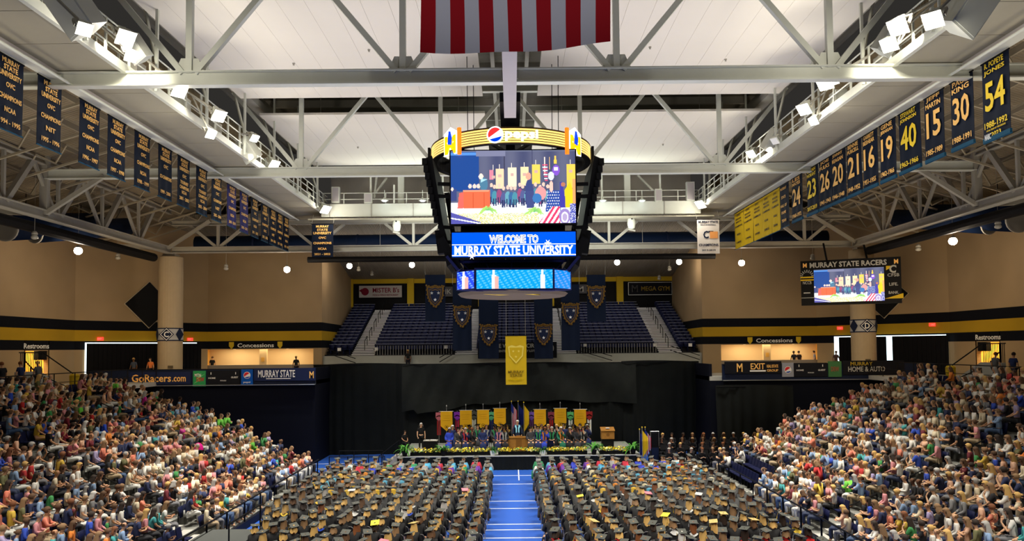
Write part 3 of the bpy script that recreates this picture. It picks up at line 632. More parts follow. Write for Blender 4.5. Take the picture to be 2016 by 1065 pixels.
text('WELCOME TO', cc + V((0, -.01, H_ * .22)), X1, Z1, W_ * .40, H_ * .36, ew, sb, off=.055); text('WELCOME TO', cc + V((0, -.035, H_ * .22)), X1, Z1, W_ * .395, H_ * .30, ek, sb, off=-.005)
text('MURRAY STATE UNIVERSITY', cc + V((0, -.02, -H_ * .24)), X1, Z1, W_ * .96, H_ * .38, ew, sb, off=.03)
part('message_line', MB().box(a.x, c2.x, YS - .01, YS, cc.z - .015, cc.z + .015).box(a.x, c2.x, YS - .01, YS, a.z + .04, a.z + .08), ew, sb)
for q in (-.68, .55):
    g = MB(); pp = cc + V((q * W_ / 2, -.03, (.1 if q > 0 else -.95) * H_ / 2)); g.prism([(.16 * (1 if k % 2 == 0 else .3) * math.cos(k * math.pi / 6), .16 * (1 if k % 2 == 0 else .3) * math.sin(k * math.pi / 6)) for k in range(12)], pp, X1, Z1, -.01); part('sparkle', g, ew, sb)
zt = onS(1008, 295).z; zm = onS(1008, 456).z; zl = onS(1008, 512).z; z2 = onS(1008, 530).z; z3 = onS(1008, 569).z
part('core_frame', MB().box(-2.2, 2.35, YS + .4, YS + 5, onS(1008, 456).z - .05, onS(1008, 441).z + .02).box(-2.1, 2.2, YS + .6, YS + 4.6, zl - .55, zl + .1), BLACK, sb)
tr = MB()
for x in (-2.3, -1.2, 0, 1.2, 2.4): tr.tube((x, YS + .6, zl + .1), (x * .8, YS + .6, z2), .04, 6)
tr.bar((-2.4, YS + .5, zl), (2.5, YS + .5, zl), .1, .1); part('lower_truss_frame', tr, mat('navy_frame', (.012, .015, .08), .5), sb)
# ring with gold stripes
rc = V((.02, 35.2, at(1008, 300, 35.2).z)); RR = 3.72
zc_ = at(1008, 266, 35.2 - RR).z; rc.z = zc_
gl = mat('ring_gold', (1, .7, .15), .4, emit=1.0, ecol=(1, .66, .20)); gk = mat('ring_brown', (.05, .03, .01), .5)
n = 72; hh = .34
def ringband(r0, r1, z0, z1, m_, name):
    mb = MB(); vs = []
    for k in range(n):
        t_ = 6.28318 * k / n
        for r, z in ((r0, z0), (r1, z0), (r1, z1), (r0, z1)): vs.append((rc.x + r * math.cos(t_), rc.y + r * math.sin(t_), rc.z + z))
    fs = [(4 * k + j, 4 * ((k + 1) % n) + j, 4 * ((k + 1) % n) + (j + 1) % 4, 4 * k + (j + 1) % 4) for k in range(n) for j in range(4)]
    mb.quadmesh(vs, fs); return part(name, mb, m_, sb)
ringband(RR - .25, RR, -hh, hh, BLACK, 'ring_body')
for k in range(6): ringband(RR, RR + .02, -hh + .03 + k * .107, -hh + .03 + k * .107 + .07, gl, 'ring_stripe')
ringband(RR, RR + .03, hh - .03, hh + .02, gk, 'ring_edge'); ringband(RR, RR + .03, -hh - .02, -hh + .02, gk, 'ring_edge')
def ringpt(x, dz=0, out=.05):
    # point on the ring front whose pixel column is x
    best = min(range(-900, 900), key=lambda k: abs(proj((rc.x + (RR + out) * math.sin(k / 900 * 1.57), rc.y - (RR + out) * math.cos(k / 900 * 1.57), rc.z))[0] - x))
    t_ = best / 900 * 1.57; nrm = V((math.sin(t_), -math.cos(t_), 0)); return rc + nrm * (RR + out) + V((0, 0, dz)), V((-nrm.y, nrm.x, 0)), nrm
ewr = mat('glow_white', (1, 1, 1), .4, emit=1.5); er = mat('glow_red', (1, .03, .03), .4, emit=1.1, ecol=(1, .03, .03)); ebl = mat('glow_blue', (0, .05, .6), .4, emit=1.0, ecol=(.0, .05, .7)); eo = mat('glow_orange', (1, .25, .02), .4, emit=1.1, ecol=(1, .2, .01)); ey = mat('glow_yellow', (1, .55, 0), .4, emit=1.2, ecol=(1, .5, .0))
p, u, nn = ringpt(975, .02)
disc = lambda r, k0, k1, N=28, yc=0: [(r * math.cos(k0 + (k1 - k0) * k / N), r * math.sin(k0 + (k1 - k0) * k / N)) for k in range(N + 1)]
em = part('soda_emblem', MB().prism(disc(.36, 0, 6.2832)[:-1], p, u, Z1, .04), ewr, sb)
part('emblem_field', MB().prism(disc(.30, .75, 3.55) , p + nn * .03, u, Z1, .03), er, em)
part('emblem_field', MB().prism(disc(.30, 3.85, 6.0), p + nn * .03, u, Z1, .03), ebl, em)
p, u, nn = ringpt(1027, -.02); text('pepsi', p + nn * .02, u, Z1, 1.42, .50, ewr, sb, off=.03)
for x in (888, 1131):
    p, u, nn = ringpt(x, -.08, .12)
    e_m = part('letter_emblem', MB().prism([(-.42, -.52), (.42, -.52), (.42, .45), (0, .7), (-.42, .45)], p, u, Z1, .03), ewr, sb)
    text('M', p + nn * .05 + V((0, 0, -.08)), u, Z1, .70, .80, ey, sb, off=.06)
    part('emblem_field', MB().prism([(-.12, -.05), (.1, -.1), (.14, .2), (.05, .5), (-.05, .52), (-.1, .25)], p + nn * .08, u, Z1, .02), ebl, e_m)
    q = p + u * (.52 if x < 1000 else -.52); part('orange_edge', MB().obox(q, u * .07, nn * .06, V((0, 0, .58))), eo, sb)
for s in (-1, 1): part('ring_fin', MB().box(rc.x + s * 3.85 - .06, rc.x + s * 3.85 + .06, 35, 35.5, rc.z - .5, rc.z + .45), BLACK, sb)
rg = MB()
for k in range(8):
    t_ = k * .785 + .39; rg.bar((rc.x, rc.y, rc.z + .1), (rc.x + 3.5 * math.cos(t_), rc.y + 3.5 * math.sin(t_), rc.z + .1), .12, .12)
part('ring_spokes', rg, BLACK, sb)
# side displays, seen edge-on, with brackets
for s in (-1, 1):
    X = lambda x: x if s < 0 else 2020 - x
    pts = [(836, 312), (850, 306), (872, 440), (893, 516), (880, 525), (862, 440)]
    w3 = [onS(X(x), y, YS + .4) for x, y in pts]; mb = MB(); k = len(w3); dy = V((0, 4.2, 0))
    mb.quadmesh([tuple(p) for p in w3] + [tuple(p + dy) for p in w3], [tuple(range(k)), tuple(range(2 * k - 1, k - 1, -1))] + [(i, k + i, k + (i + 1) % k, (i + 1) % k) for i in range(k)])
    part('side_display', mb, BLACK, sb)
    for j in range(9):
        a_ = (w3[0] + (w3[5] - w3[0]) * (j / 9)); part('display_fin', MB().box(a_.x - .1, a_.x + .1, YS + .25, YS + .45, a_.z - .3, a_.z - .02), BLACK, sb)
    for y in (362, 386, 447, 476): a_ = onS(X(862), y, YS + .5); b_ = onS(X(892), y + 1, YS + .5); part('bracket', MB().bar(a_, b_, .14, .14), BLACK, sb)
    part('side_display', MB().bar(onS(X(880), 380, YS + 1.2), onS(X(892), 460, YS + 1.2), .2, .2, (0, 1, 0)), BLACK, sb)
    part('lower_arm', MB().bar(onS(X(868), 470, YS + .5), onS(X(905), 532, YS + .5), .35, .5, (0, 1, 0)).bar(onS(X(866), 455, YS + .9), onS(X(872), 500, YS + .9), .4, .6, (0, 1, 0)), BLACK, sb)
    part('lower_arm', MB().bar(onS(X(880), 505, YS + .3), onS(X(903), 533, YS + .3), .12, .3, (0, 1, 0)), bpy.data.materials['navy_frame'], sb)
    for xx, d in ((921, 0), (931, 0)):
        x = onS(X(xx), 240, 33).x; part('hoist_cable', MB().tube((x, 33 + (xx - 921) * .1, rc.z), (x * 1.02, 33 + (xx - 921) * .1, 24), .018, 5), BLACK, sb)
# lower octagonal screens
def lower(w, h, base, bottles):
    im = np.zeros((h, w, 3)); yy, xx = np.mgrid[0:h, 0:w]; im[:] = base
    pat = (np.sin(xx * .75 + yy * .55) * np.sin(yy * 1.05 - xx * .1) > .25); im[pat] = np.array(base) * .6 + np.array((.25, .8, 1)) * .4 if base[1] > .3 else np.array((.15, .35, 1))
    for b0, pink in bottles:
        m = (xx > b0) & (xx < b0 + 7); im[m & (yy > 6)] = (1, .95, .95); im[m & (yy <= 6) & (xx > b0 + 1) & (xx < b0 + 5)] = (.9, .92, 1)
        if pink: im[(xx > b0 + 4) & (xx < b0 + 10) & (yy > 8)] = (1, .45, .4)
    return im
for (xa, xb_, ytop, ybot, ya, yb_, im) in ((938, 1088, 531, 568, YS, YS, lower(100, 26, (.0, .35, .85), ((19, 1), (83, 0)))), (900, 933, 534, 569, YS + .75, YS + .05, lower(24, 26, (.01, .06, .85), ((6, 1),))), (1091, 1123, 532, 568, YS + .05, YS + .75, lower(24, 26, (.0, .25, .9), ()))):
    pa, pb = at(xa, (ytop + ybot) / 2, ya), at(xb_, (ytop + ybot) / 2, yb_); hgt = at(xa, ytop, YS).z - at(xa, ybot, YS).z; L = (pb - pa).length
    me = rastermesh('lower_picture', im, L, hgt); o = link('lower_picture', me, sb, (pa + pb) / 2); o.rotation_euler = (0, 0, math.atan2(pb.y - pa.y, pb.x - pa.x))
    d = (pb - pa).normalized(); nb = V((-d.y, d.x, 0)); part('lower_cabinet', MB().obox((pa + pb) / 2 + nb * .25, d * (L / 2 + .09), nb * .23, V((0, 0, hgt / 2 + .08))), bpy.data.materials['navy_frame'], sb)
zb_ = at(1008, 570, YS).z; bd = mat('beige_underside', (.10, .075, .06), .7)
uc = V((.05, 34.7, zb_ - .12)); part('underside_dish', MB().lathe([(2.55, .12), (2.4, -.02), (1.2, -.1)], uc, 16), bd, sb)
part('underside_mark', MB().prism([(-1.3, 0), (-.6, .14), (.3, .05), (1.2, .16), (.5, -.1), (-.5, -.02)], uc + V((0, -1.9, .0)), X1, V((0, .9, -.3)), -.03), GOLD, sb)
# ------------------------------------------------------------------ long rows of hanging banners under the side catwalks
bn = mat('banner_navy', (.006, .010, .024), .7, noise=.2); bn2 = mat('banner_indigo', (.025, .022, .13), .7); bt = mat('banner_blue_hem', (.012, .07, .13), .7)
LT = ['1994 - 1995|NCAA', '1995 - 1996|NIT', '1996 - 1997|NCAA', '1997 - 1998|NCAA', '1998 - 1999|NCAA', '1999 - 2000|CO-', '2001 - 2002|TOURNEY', '2003 - 2004|TOURNEY', '2005 - 2006|NIT', '2009 - 2010|NCAA', '2010 - 2011|NCAA', '2011 - 2012|NCAA', '2012 - 2013|OVC', '2014 - 2015|NIT', '2017 - 2018|NCAA', '2018 - 2019|NCAA']
LY = [23.35, 25.5, 28.0, 30.0, 32.15, 34.3, 36.3, 38.5, 40.5, 42.7, 44.7, 46.6, 48.5, 50.2, 51.7, 53.2]
XBN = 16.25; ZT = 17.78
def banner(s, y, w, h, m_, lines, label, seed, group, zt=ZT, lm=GOLDT):
    """lines: (text, z fraction from the top, width fraction, height m, material)"""
    q = thing('hanging_banner', label, 'banner', (s * XBN, y, zt), group); q.rotation_euler = (0, 0, math.pi / 2 if s < 0 else -math.pi / 2)
    # local +x runs to the reader's right, local -y faces the court
    me = cloth(w, h, .025, 2, seed); part('cloth', me, m_, q, True)
    part('top_rod', MB().tube((-w / 2 - .04, 0, .0), (w / 2 + .04, 0, .0), .03, 6), BLACK, q)
    part('bottom_rod', MB().tube((-w / 2 - .03, 0, -h), (w / 2 + .03, 0, -h), .025, 6), bt, q)
    u = V((0, 1, 0)) if s < 0 else V((0, -1, 0)); n_ = V((1, 0, 0)) if s < 0 else V((-1, 0, 0))
    for tx, vf, wf, hm_, mm in lines:
        text(tx, V((s * XBN, y, zt - h * vf)) + n_ * .045, u, Z1, w * wf, hm_, mm or lm, q, off=.02, t=.004)
    return q
for i, (y, tx) in enumerate(zip(LY, LT)):
    yr, ev = tx.split('|'); ln = [('MURRAY', .07, .62, .17, None), ('STATE', .155, .50, .17, None), ('UNIVERSITY', .25, .80, .18, None), ('OVC', .385, .32, .17, None)]
    if ev in ('CO-',): ln += [('CO-CHAMPIONS', .60, .85, .17, None), (yr, .89, .72, .17, None)]
    elif ev == 'TOURNEY': ln += [('TOURNEY', .52, .66, .17, None), ('CHAMPIONS', .62, .75, .17, None), ('NCAA', .72, .40, .17, None), (yr, .85, .78, .17, None)]
    else: ln += [('CHAMPIONS', .555, .82, .17, None), (ev, .72, .40, .17, None), (yr, .89, .75, .17, None)]
    banner(-1, y + .70, 1.36, 2.42, bn2 if i in (9, 10) else bn, ln, f'navy banner with gold lettering along column C catwalk, {ordw(i + 1)} from the near end', i, 'navy team banners in a row')
RB = [('JONES', '54', '1988-1992', 1871 + 62, 1985, 'R. POPEYE', GOLD), ('KING', '30', '1988-1991', 1871, 1914, 'PAUL', None), ('MARTIN', '15', '1985-1989', 1820, 1857, 'JEFF', None), ('JOHNSON', '40', '1963-1966', 1769, 1810, 'STEWART', GOLD), ('JERNIGAN', '19', '1962-1966', 1732, 1762, 'GENE', None), ('BESHEAR', '16', '1951-1955', 1698, 1726, 'GARRETT', None), ('PURCELL', '21', '1948-1952', 1667, 1695, 'BENNIE', None), ('REAGAN', '20', '1946-1948', 1637, 1664, 'JOHNNY', None), ('FULKS', '26', '1941-1943', 1613, 1637, 'JOE', None), ('MORANT', '23', '2017-2019', 1588, 1610, 'ISAIAH', GOLD), ('MAYES', '24', '1968-1972', 1559, 1579, 'LES', None)]
yx = lambda x: atX(x, 200 + (1985 - x) * .62 * .7, XBN).y
WORDNUM = {'54': 'fifty-four', '30': 'thirty', '15': 'fifteen', '40': 'forty', '19': 'nineteen', '16': 'sixteen', '21': 'twenty-one', '20': 'twenty', '26': 'twenty-six', '23': 'twenty-three', '24': 'twenty-four'}
gy = mat('gold_number', (.88, .62, .04), .6)
for i, (n1, num, yr, xl, xr, n0, _m) in enumerate(RB):
    yl = atX(xl, 110 + (1985 - xl) * .63, XBN).y; yr_ = atX(xr, 90 + (1985 - xr) * .63, XBN).y; w_ = yl - yr_; yc = (yl + yr_) / 2
    mm = gy if _m else GOLDT
    ln = [(n0, .06, .70, .19, mm), (n1, .155, .76, .19, mm), (num, .45, .74, 1.0, mm), (yr, .80 if i == 0 else .86, .84, .22, mm)]
    if i == 0: ln += [('NCAA TEAM OF THE DECADE', .865, .7, .06, mm), ('2023', .93, .36, .16, mm), ('MSU', .94, .0001, .1, WHT)]
    q = banner(1, yc, w_, 2.55 if i else 2.75, bn, ln, f'navy hanging banner with gold number {WORDNUM[num]} beside the catwalk', 40 + i, 'retired number banners')
    if i == 0: text('NABC', V((XBN - .05, yc + .42, ZT - 2.75 * .94)), (0, -1, 0), Z1, .32, .2, WHT, q)
    part('hem_band', MB().box(-w_ / 2, w_ / 2, -.05, .03, -2.55 if i else -2.75, -2.42 if i else -2.6), bt, q)
yl = atX(1535, 372, XBN).y; yr_ = atX(1552, 360, XBN).y
banner(1, (yl + yr_) / 2, yl - yr_, 2.55, bn, [('MURRAY', .1, .7, .17, None), ('STATE', .3, .5, .17, None), ('HALL OF', .5, .7, .17, None), ('FAME', .66, .5, .17, None), ('TEAM', .85, .5, .17, None)], 'navy hanging banner with stacked gold words next to the yellow ones', 60, 'retired number banners')
xs = [1446, 1463.5, 1482, 1500, 1518, 1535]
for i in range(5):
    yl = atX(xs[i], 424 - (xs[i] - 1446) * .62, XBN).y; yr_ = atX(xs[i + 1], 424 - (xs[i + 1] - 1446) * .62, XBN).y; w_ = yl - yr_ - .04
    banner(1, (yl + yr_) / 2, w_, 2.62, YEL, [('OVC', .10, .4, .14, NAVY), ('REGULAR', .2, .6, .12, NAVY), ('SEASON', .28, .6, .12, NAVY), ('CHAMPIONS', .4, .8, .12, NAVY), ('NCAA', .62, .4, .14, NAVY), (str(1990 + 4 * i), .84, .5, .14, NAVY)], f'yellow hanging banner with dark print, {ordw(i + 1)} from the far end of the row', 70 + i, 'yellow hanging banners')
# small banners facing the camera at the ends of the catwalks
def facing(x0, x1, y0, y1, Y, m_, label, lines, lm, seed, tail=None):
    a = at(x0, y0, Y); b_ = at(x1, y1, Y); w_ = b_.x - a.x; h = a.z - b_.z
    q = thing('hanging_banner', label, 'banner', ((a.x + b_.x) / 2, Y, a.z)); part('cloth', cloth(w_, h, .02, 2, seed, tail=tail), m_, q, True)
    part('top_rod', MB().tube((-w_ / 2 - .08, 0, 0), (w_ / 2 + .08, 0, 0), .03, 6), BLACK, q)
    if Y < 54:
        for x_ in (-w_ / 2, w_ / 2): part('suspension_line', MB().tube((x_, 0, 0), (x_, .45, 17.9 - a.z), .012, 4), GREYST, q)
    for tx, vf, wf, hm_, mm in lines: text(tx, V(q.location) + V((0, -.045, -h * vf)), X1, Z1, w_ * wf, hm_, mm or lm, q, off=.03, t=.004)
    return q, w_, h
facing(614, 656, 441, 506, D3 - 1.5, bn, 'navy championship banner facing the seats at the catwalk corner by column C', [('MURRAY', .08, .6, .17, None), ('STATE', .18, .5, .17, None), ('UNIVERSITY', .28, .85, .18, None), ('OVC', .42, .35, .16, None), ('CHAMPIONS', .58, .85, .17, None), ('NCAA', .75, .4, .17, None), ('2021 - 2022', .91, .75, .15, None)], GOLDT, 80)
q, w_, h = facing(1372, 1417, 432, 499, D3 - 1.5, mat('white_cloth', (.72, .66, .60), .8), 'white tournament champions banner facing the seats near column D', [('MURRAY STATE', .08, .88, .17, None), ('MEN\'S BASKETBALL', .16, .7, .07, None), ('CT', .45, .46, .55, NAVY), ('CHAMPIONS', .75, .88, .18, None), ('2013-2014', .90, .62, .13, None)], NAVY, 81)
part('orange_print', MB().box(.1, w_ / 2 - .12, -.05, -.04, -h * .56, -h * .36), mat('orange_print', (.80, .34, .10), .7), q)
# big yellow banner in front of the drapes
q, w_, h = facing(995, 1037, 661, 757, 55.0, YEL, 'tall plain yellow banner with faint shield hanging in front of black drapes', [('MURRAY', .74, .78, .20, None), ('STATE', .81, .58, .20, None), ('UNIVERSITY', .90, .8, .12, mat('faint_gold', (.60, .42, .0), .7))], mat('brown_print', (.22, .14, .01), .7), 82)
fg = bpy.data.materials['faint_gold']; pg = mat('pale_gold', (.88, .70, .12), .7)
part('shield_print', MB().prism([(-.58, .5), (-.3, .6), (0, .5), (.3, .6), (.58, .5), (.5, -.2), (0, -.75), (-.5, -.2)], (0, -.035, -h * .36), X1, Z1, -.006).prism([(-.48, .42), (.48, .42), (.42, -.16), (0, -.62), (-.42, -.16)], (0, -.043, -h * .36), X1, Z1, -.006, 1), [pg, YEL], q)
for x, z in ((-.2, .15), (.2, .15), (0, -.25)): part('star_print', MB().prism([(.11 * (1 if a % 2 == 0 else .4) * math.sin(a * math.pi / 5), .11 * (1 if a % 2 == 0 else .4) * math.cos(a * math.pi / 5)) for a in range(10)], (x, -.05, -h * .36 + z), X1, Z1, -.006), pg, q)
for x in (-.7, .7): part('suspension_line', MB().tube((x, 0, 0), (x, 0, 7.9), .01, 4), GREYST, q)
# navy shield banners in a V
tr_ = mat('sheer_navy_cloth', (.004, .008, .021), .85); cg = mat('crest_gold', (.15, .08, .015), .6)
for i, (cx_, y0, y1, yt, ybm, w_) in enumerate(((857, 562, 606, 541, 633, 40), (910, 602, 645, 560, 690, 38), (962, 639, 681, 575, 706, 40), (1070, 638, 680, 575, 706, 38), (1123, 597, 640, 560, 690, 38), (1174, 563, 607, 541, 633, 38))):
    Y = 57.9 if i in (0, 5) else 57.75 if i in (1, 4) else 57.6
    a = at(cx_ - w_ / 2, yt, Y); b_ = at(cx_ + w_ / 2, ybm, Y); W2 = b_.x - a.x; h = a.z - b_.z
    q = thing('shield_banner', f'dark navy banner with gold rope shield crest, {ordw(i + 1)} of the V from column C', 'banner', ((a.x + b_.x) / 2, Y, a.z), 'shield crest banners')
    part('cloth', cloth(W2, h, .03, 2, 90 + i), tr_, q, True)
    zc = at(cx_, (y0 + y1) / 2, Y).z - a.z; S = (at(cx_, y0, Y).z - at(cx_, y1, Y).z) / 2
    out = [(-.78, 1), (-.3, .88), (0, 1), (.3, .88), (.78, 1), (.72, .1), (.5, -.5), (0, -1.02), (-.5, -.5), (-.72, .1)]
    cr_ = MB().prism([(x * S, z * S) for x, z in out], (0, -.06, zc), X1, Z1, -.02).prism([(x * S * .80, z * S * .80) for x, z in out], (0, -.085, zc), X1, Z1, -.01, 1).prism([(x * S * .68, z * S * .68) for x, z in out], (0, -.097, zc), X1, Z1, -.01, 0).prism([(x * S * .60, z * S * .60) for x, z in out], (0, -.109, zc), X1, Z1, -.01, 1)
    part('crest', cr_, [cg, NAVY], q)
    sm = MB()
    for k in range(22):
        t_ = k / 22 * len(out); i0 = int(t_); fr2 = t_ - i0; xa_, za_ = out[i0]; xb2, zb2 = out[(i0 + 1) % len(out)]
        sm.ball(((xa_ + (xb2 - xa_) * fr2) * S, -.08, zc + (za_ + (zb2 - za_) * fr2) * S), .075, 6, 4)
    kn = part('rope_edge', sm, cg, q); kn['kind'] = 'stuff'
    for x, z in ((-.3, .32), (.3, .32), (0, -.28)): part('star_print', MB().prism([(.16 * S * (1 if a % 2 == 0 else .4) * math.sin(a * math.pi / 5), .16 * S * (1 if a % 2 == 0 else .4) * math.cos(a * math.pi / 5)) for a in range(10)], (x * S, -.12, zc + z * S), X1, Z1, -.01), GREYT if x else WHT, q)
    for x in (-W2 / 2, W2 / 2): part('suspension_line', MB().tube((x, 0, 0), (x, 0, 18.42 - (Y - 57.5) * .186 - a.z), .012, 4), GREYST, q)
# ------------------------------------------------------------------ side scoreboard in front of column D
pl, pr_ = at(1577, 560, 54.3), at(1774, 549, 51.9); d = (pr_ - pl); L = d.length; d.normalize(); nn = V((d.y, -d.x, 0)).normalized()
d.z = 0; d.normalize(); ct = (pl + pr_) / 2; Hs = at(1577, 517, 54.3).z - at(1577, 604, 54.3).z
sd = thing('side_scoreboard', 'black framed video board hung in front of column D', 'scoreboard', ct)
part('housing', MB().obox((0, 0, 0), d * (L / 2), nn * .14, V((0, 0, Hs / 2))), BLACK, sd)
vW, vH = L * .70, Hs * .73; o = link('video_picture', vme, sd, d * (-L * .015) + nn * .16 + V((0, 0, -Hs * .075))); o.scale = (vW / vw, 1, vH / vh); o.rotation_euler = (0, 0, math.atan2(d.y, d.x))
F0 = nn * .16
text('MURRAY STATE RACERS', ct + F0 + d * (-L * .02) + V((0, 0, Hs * .395)), d, Z1, L * .77, Hs * .12, GREYT, sd, off=.03)
for q_ in (-.455, .455): text('M', ct + F0 + d * (L * q_) + V((0, 0, Hs * .40)), d, Z1, L * .04, Hs * .1, GOLDT, sd, off=.03)
for tx, z, wf, hf in (('CFSB', .11, .115, .07), ('LIFE.', -.09, .085, .065), ('BANK.', -.27, .10, .06)): text(tx, ct + F0 + d * (L * .425) + V((0, 0, Hs * z)), d, Z1, L * wf, Hs * hf, GREYT, sd)
part('ring_logo', MB().prism(disc(Hs * .085, .9, 5.2), F0 + d * (L * .43) + V((0, 0, Hs * .24)), d, Z1, .02).prism(disc(Hs * .05, 0, 6.28)[:-1], F0 + nn * .02 + d * (L * .43) + V((0, 0, Hs * .24)), d, Z1, .01, 1), [GREYT, BLACK], sd)
part('gold_wedge', MB().prism([(-.6, 0), (.55, 0), (.55, .35)], F0 + d * (L * .43) + V((0, 0, -Hs * .40)), d, Z1, .01).prism([(-.35, 0), (.2, 0), (-.35, -.3)], F0 + d * (L * .41) + V((0, 0, Hs * .31)), d, Z1, .01), GOLD, sd)
for k in range(9):
    a_ = math.pi * (k + .5) / 9; c_ = F0 - d * (L * .435) + V((0, 0, Hs * .15)); r0, r1 = Hs * .09, Hs * .15
    part('sun_ray', MB().bar(c_ + d * (r0 * math.cos(a_)) + V((0, 0, r0 * math.sin(a_))), c_ + d * (r1 * math.cos(a_)) + V((0, 0, r1 * math.sin(a_))), .05, .05), GREYT, sd)
part('gold_bar', MB().obox(F0 - d * (L * .435) + V((0, 0, Hs * .13)), d * .45, nn * .01, V((0, 0, .05))).obox(F0 - d * (L * .435) + V((0, 0, Hs * .07)), d * .45, nn * .01, V((0, 0, .05))), GOLD, sd)
text('NCCB', ct + F0 - d * (L * .435) + V((0, 0, Hs * .01)), d, Z1, L * .09, Hs * .07, GREYT, sd)
text('CALLOWAY', ct + F0 - d * (L * .44) + V((0, 0, -Hs * .22)), d, Z1, L * .05, Hs * .03, GREYT, sd) if False else part('small_print', MB().obox(F0 - d * (L * .44) + V((0, 0, -Hs * .22)), d * .22, nn * .01, V((0, 0, .04))).obox(F0 - d * (L * .43) + V((0, 0, -Hs * .33)), d * .45, nn * .01, V((0, 0, .02))), GREYT, sd)
for x in (1629, 1709):
    p = at(x, 520, 53.2); part('support_pipe', MB().tube((p.x - ct.x, p.y - ct.y, Hs * .4), (p.x - ct.x, p.y - ct.y + .6, 15.5 - ct.z), .07, 8), BLACK, sd)
# ------------------------------------------------------------------ concourse parapets with their signs
YP = 54.3
def sign(x0, x1, y0, y1, m_, label, texts, group=None, Y=None, frame=False):
    Y = Y or YP - .16; a = at(x0, y1, Y); b_ = at(x1, y0, Y); w_, h = b_.x - a.x, b_.z - a.z; c_ = (a + b_) / 2; c_.y = Y
    q = thing('sign_panel', label, 'sign', c_, group); part('panel_face', MB().box(-w_ / 2, w_ / 2, -.02, .06, -h / 2, h / 2), m_, q)
    if Y > 60: part('wall_bracket', MB().box(-w_ * .3, -w_ * .2, .05, .5, -.05, .05).box(w_ * .2, w_ * .3, .05, .5, -.05, .05), BLACK, q)
    if frame: part('sign_frame', MB().box(-w_ / 2 - .04, w_ / 2 + .04, -.01, .08, h / 2, h / 2 + .05).box(-w_ / 2 - .04, w_ / 2 + .04, -.01, .08, -h / 2 - .05, -h / 2).box(-w_ / 2 - .05, -w_ / 2, -.01, .08, -h / 2, h / 2).box(w_ / 2, w_ / 2 + .05, -.01, .08, -h / 2, h / 2), WHT, q)
    for tx, u_, v_, wf, hf, mm in texts: text(tx, c_ + V((u_ * w_, -.04, v_ * h)), X1, Z1, w_ * wf, h * hf, mm, q, off=.015)
    return q, w_, h
for s in (-1, 1):
    for (xa, xb_) in (((250, 378), (378, 500), (500, 622)) if s < 0 else ((1422, 1540), (1540, 1656), (1656, 1800))):
        pass
    xa, xb_ = (at(170, 740, YP).x, at(621, 740, YP).x) if s < 0 else (at(1422, 725, YP).x, at(1905, 725, YP).x)
    zt_ = 6.86
    pa = struct('wall_parapet', MB().box(xa, xb_, YP - .08, YP + .12, 5.75, zt_), NAVY, 'dark parapet of the concourse')
    pa2 = part('parapet_cap', MB().box(xa, xb_, YP - .12, YP + .16, zt_, zt_ + .04), BLACK, pa); part('lower_rail', MB().tube((xa, YP - .2, 5.72), (xb_, YP - .2, 5.72), .035, 6), CHROME, pa)
sn = mat('sign_navy', (.012, .020, .070), .6); sk = mat('sign_black', (.006, .007, .012), .6)
sign(255, 376, 732, 757, sn, 'long navy sign with gold web address under column C', [('GoRacers', -.14, 0, .64, .62, GOLDT), ('.com', .31, -.1, .22, .40, GOLDT)])
q, w_, h = sign(380, 405, 730, 761, GREEN, 'green square soft drink sign on the parapet below column C', [('MTN', -.1, .22, .5, .2, WHT), ('DEW', .1, -.05, .6, .26, RED)])
part('zigzag_print', MB().prism([(-.4, -.35), (.1, -.1), (-.1, .0), (.42, .35), (.1, .2), (-.2, .05), (-.05, -.08)], (0, -.03, 0), X1, Z1, -.01), mat('lime_print', (.25, .6, .2), .6), q)
q, w_, h = sign(408, 472, 729, 758, sk, 'black score panel with small white numerals and boxes near column C', [('1', -.38, .3, .02, .16, WHT), ('1', .38, .3, .02, .16, WHT), ('HOME', -.35, -.02, .22, .12, WHT), ('GUEST', .35, .02, .22, .12, WHT), ('FOULS', 0, -.2, .18, .08, WHT)])
q, w_, h = sign(475, 498, 727, 757, mat('soda_blue', (.0, .08, .42), .5), 'blue square sign with red white blue globe on the parapet', [('pepsi', 0, -.36, .6, .14, WHT)])
part('globe_mark', MB().prism(disc(w_ * .3, 0, 6.2832)[:-1], (0, -.03, .12), X1, Z1, -.01).prism(disc(w_ * .26, .7, 3.6), (0, -.045, .12), X1, Z1, -.01, 1).prism(disc(w_ * .26, 3.9, 5.9), (0, -.045, .12), X1, Z1, -.01, 2), [WHT, RED, mat('globe_blue', (.0, .05, .4), .5)], q)
q, w_, h = sign(500, 621, 724, 750, sn, 'navy parapet sign with white university name and gold emblem', [('MURRAY STATE', -.13, .06, .60, .58, WHT), ('M', .44, -.05, .07, .55, GOLDT)])
part('underline', MB().box(-w_ * .3, w_ * .1, -.04, -.03, -h * .36, -h * .30), WHT, q)
q, w_, h = sign(1427, 1538, 711, 736, sk, 'black parapet sign with gold EXIT lettering and emblem', [('M', -.24, 0, .10, .7, GOLDT), ('EXIT', .08, .1, .25, .50, GOLDT), ('REAL ESTATE', .34, .1, .2, .24, GOLDT), ('GROUP', .34, -.25, .2, .2, GOLDT)])
part('underline', MB().box(-w_ * .06, w_ * .22, -.04, -.03, -h * .34, -h * .22), WHT, q)
q, w_, h = sign(1540, 1562, 714, 742, mat('soda_silver', (.28, .30, .36), .5), 'silver square sign with red white blue globe on the parapet', [])
part('globe_mark', MB().prism(disc(w_ * .3, 0, 6.2832)[:-1], (0, -.03, 0), X1, Z1, -.01).prism(disc(w_ * .26, .7, 3.6), (0, -.045, 0), X1, Z1, -.01, 1).prism(disc(w_ * .26, 3.9, 5.9), (0, -.045, 0), X1, Z1, -.01, 2), [WHT, RED, bpy.data.materials['globe_blue']], q)
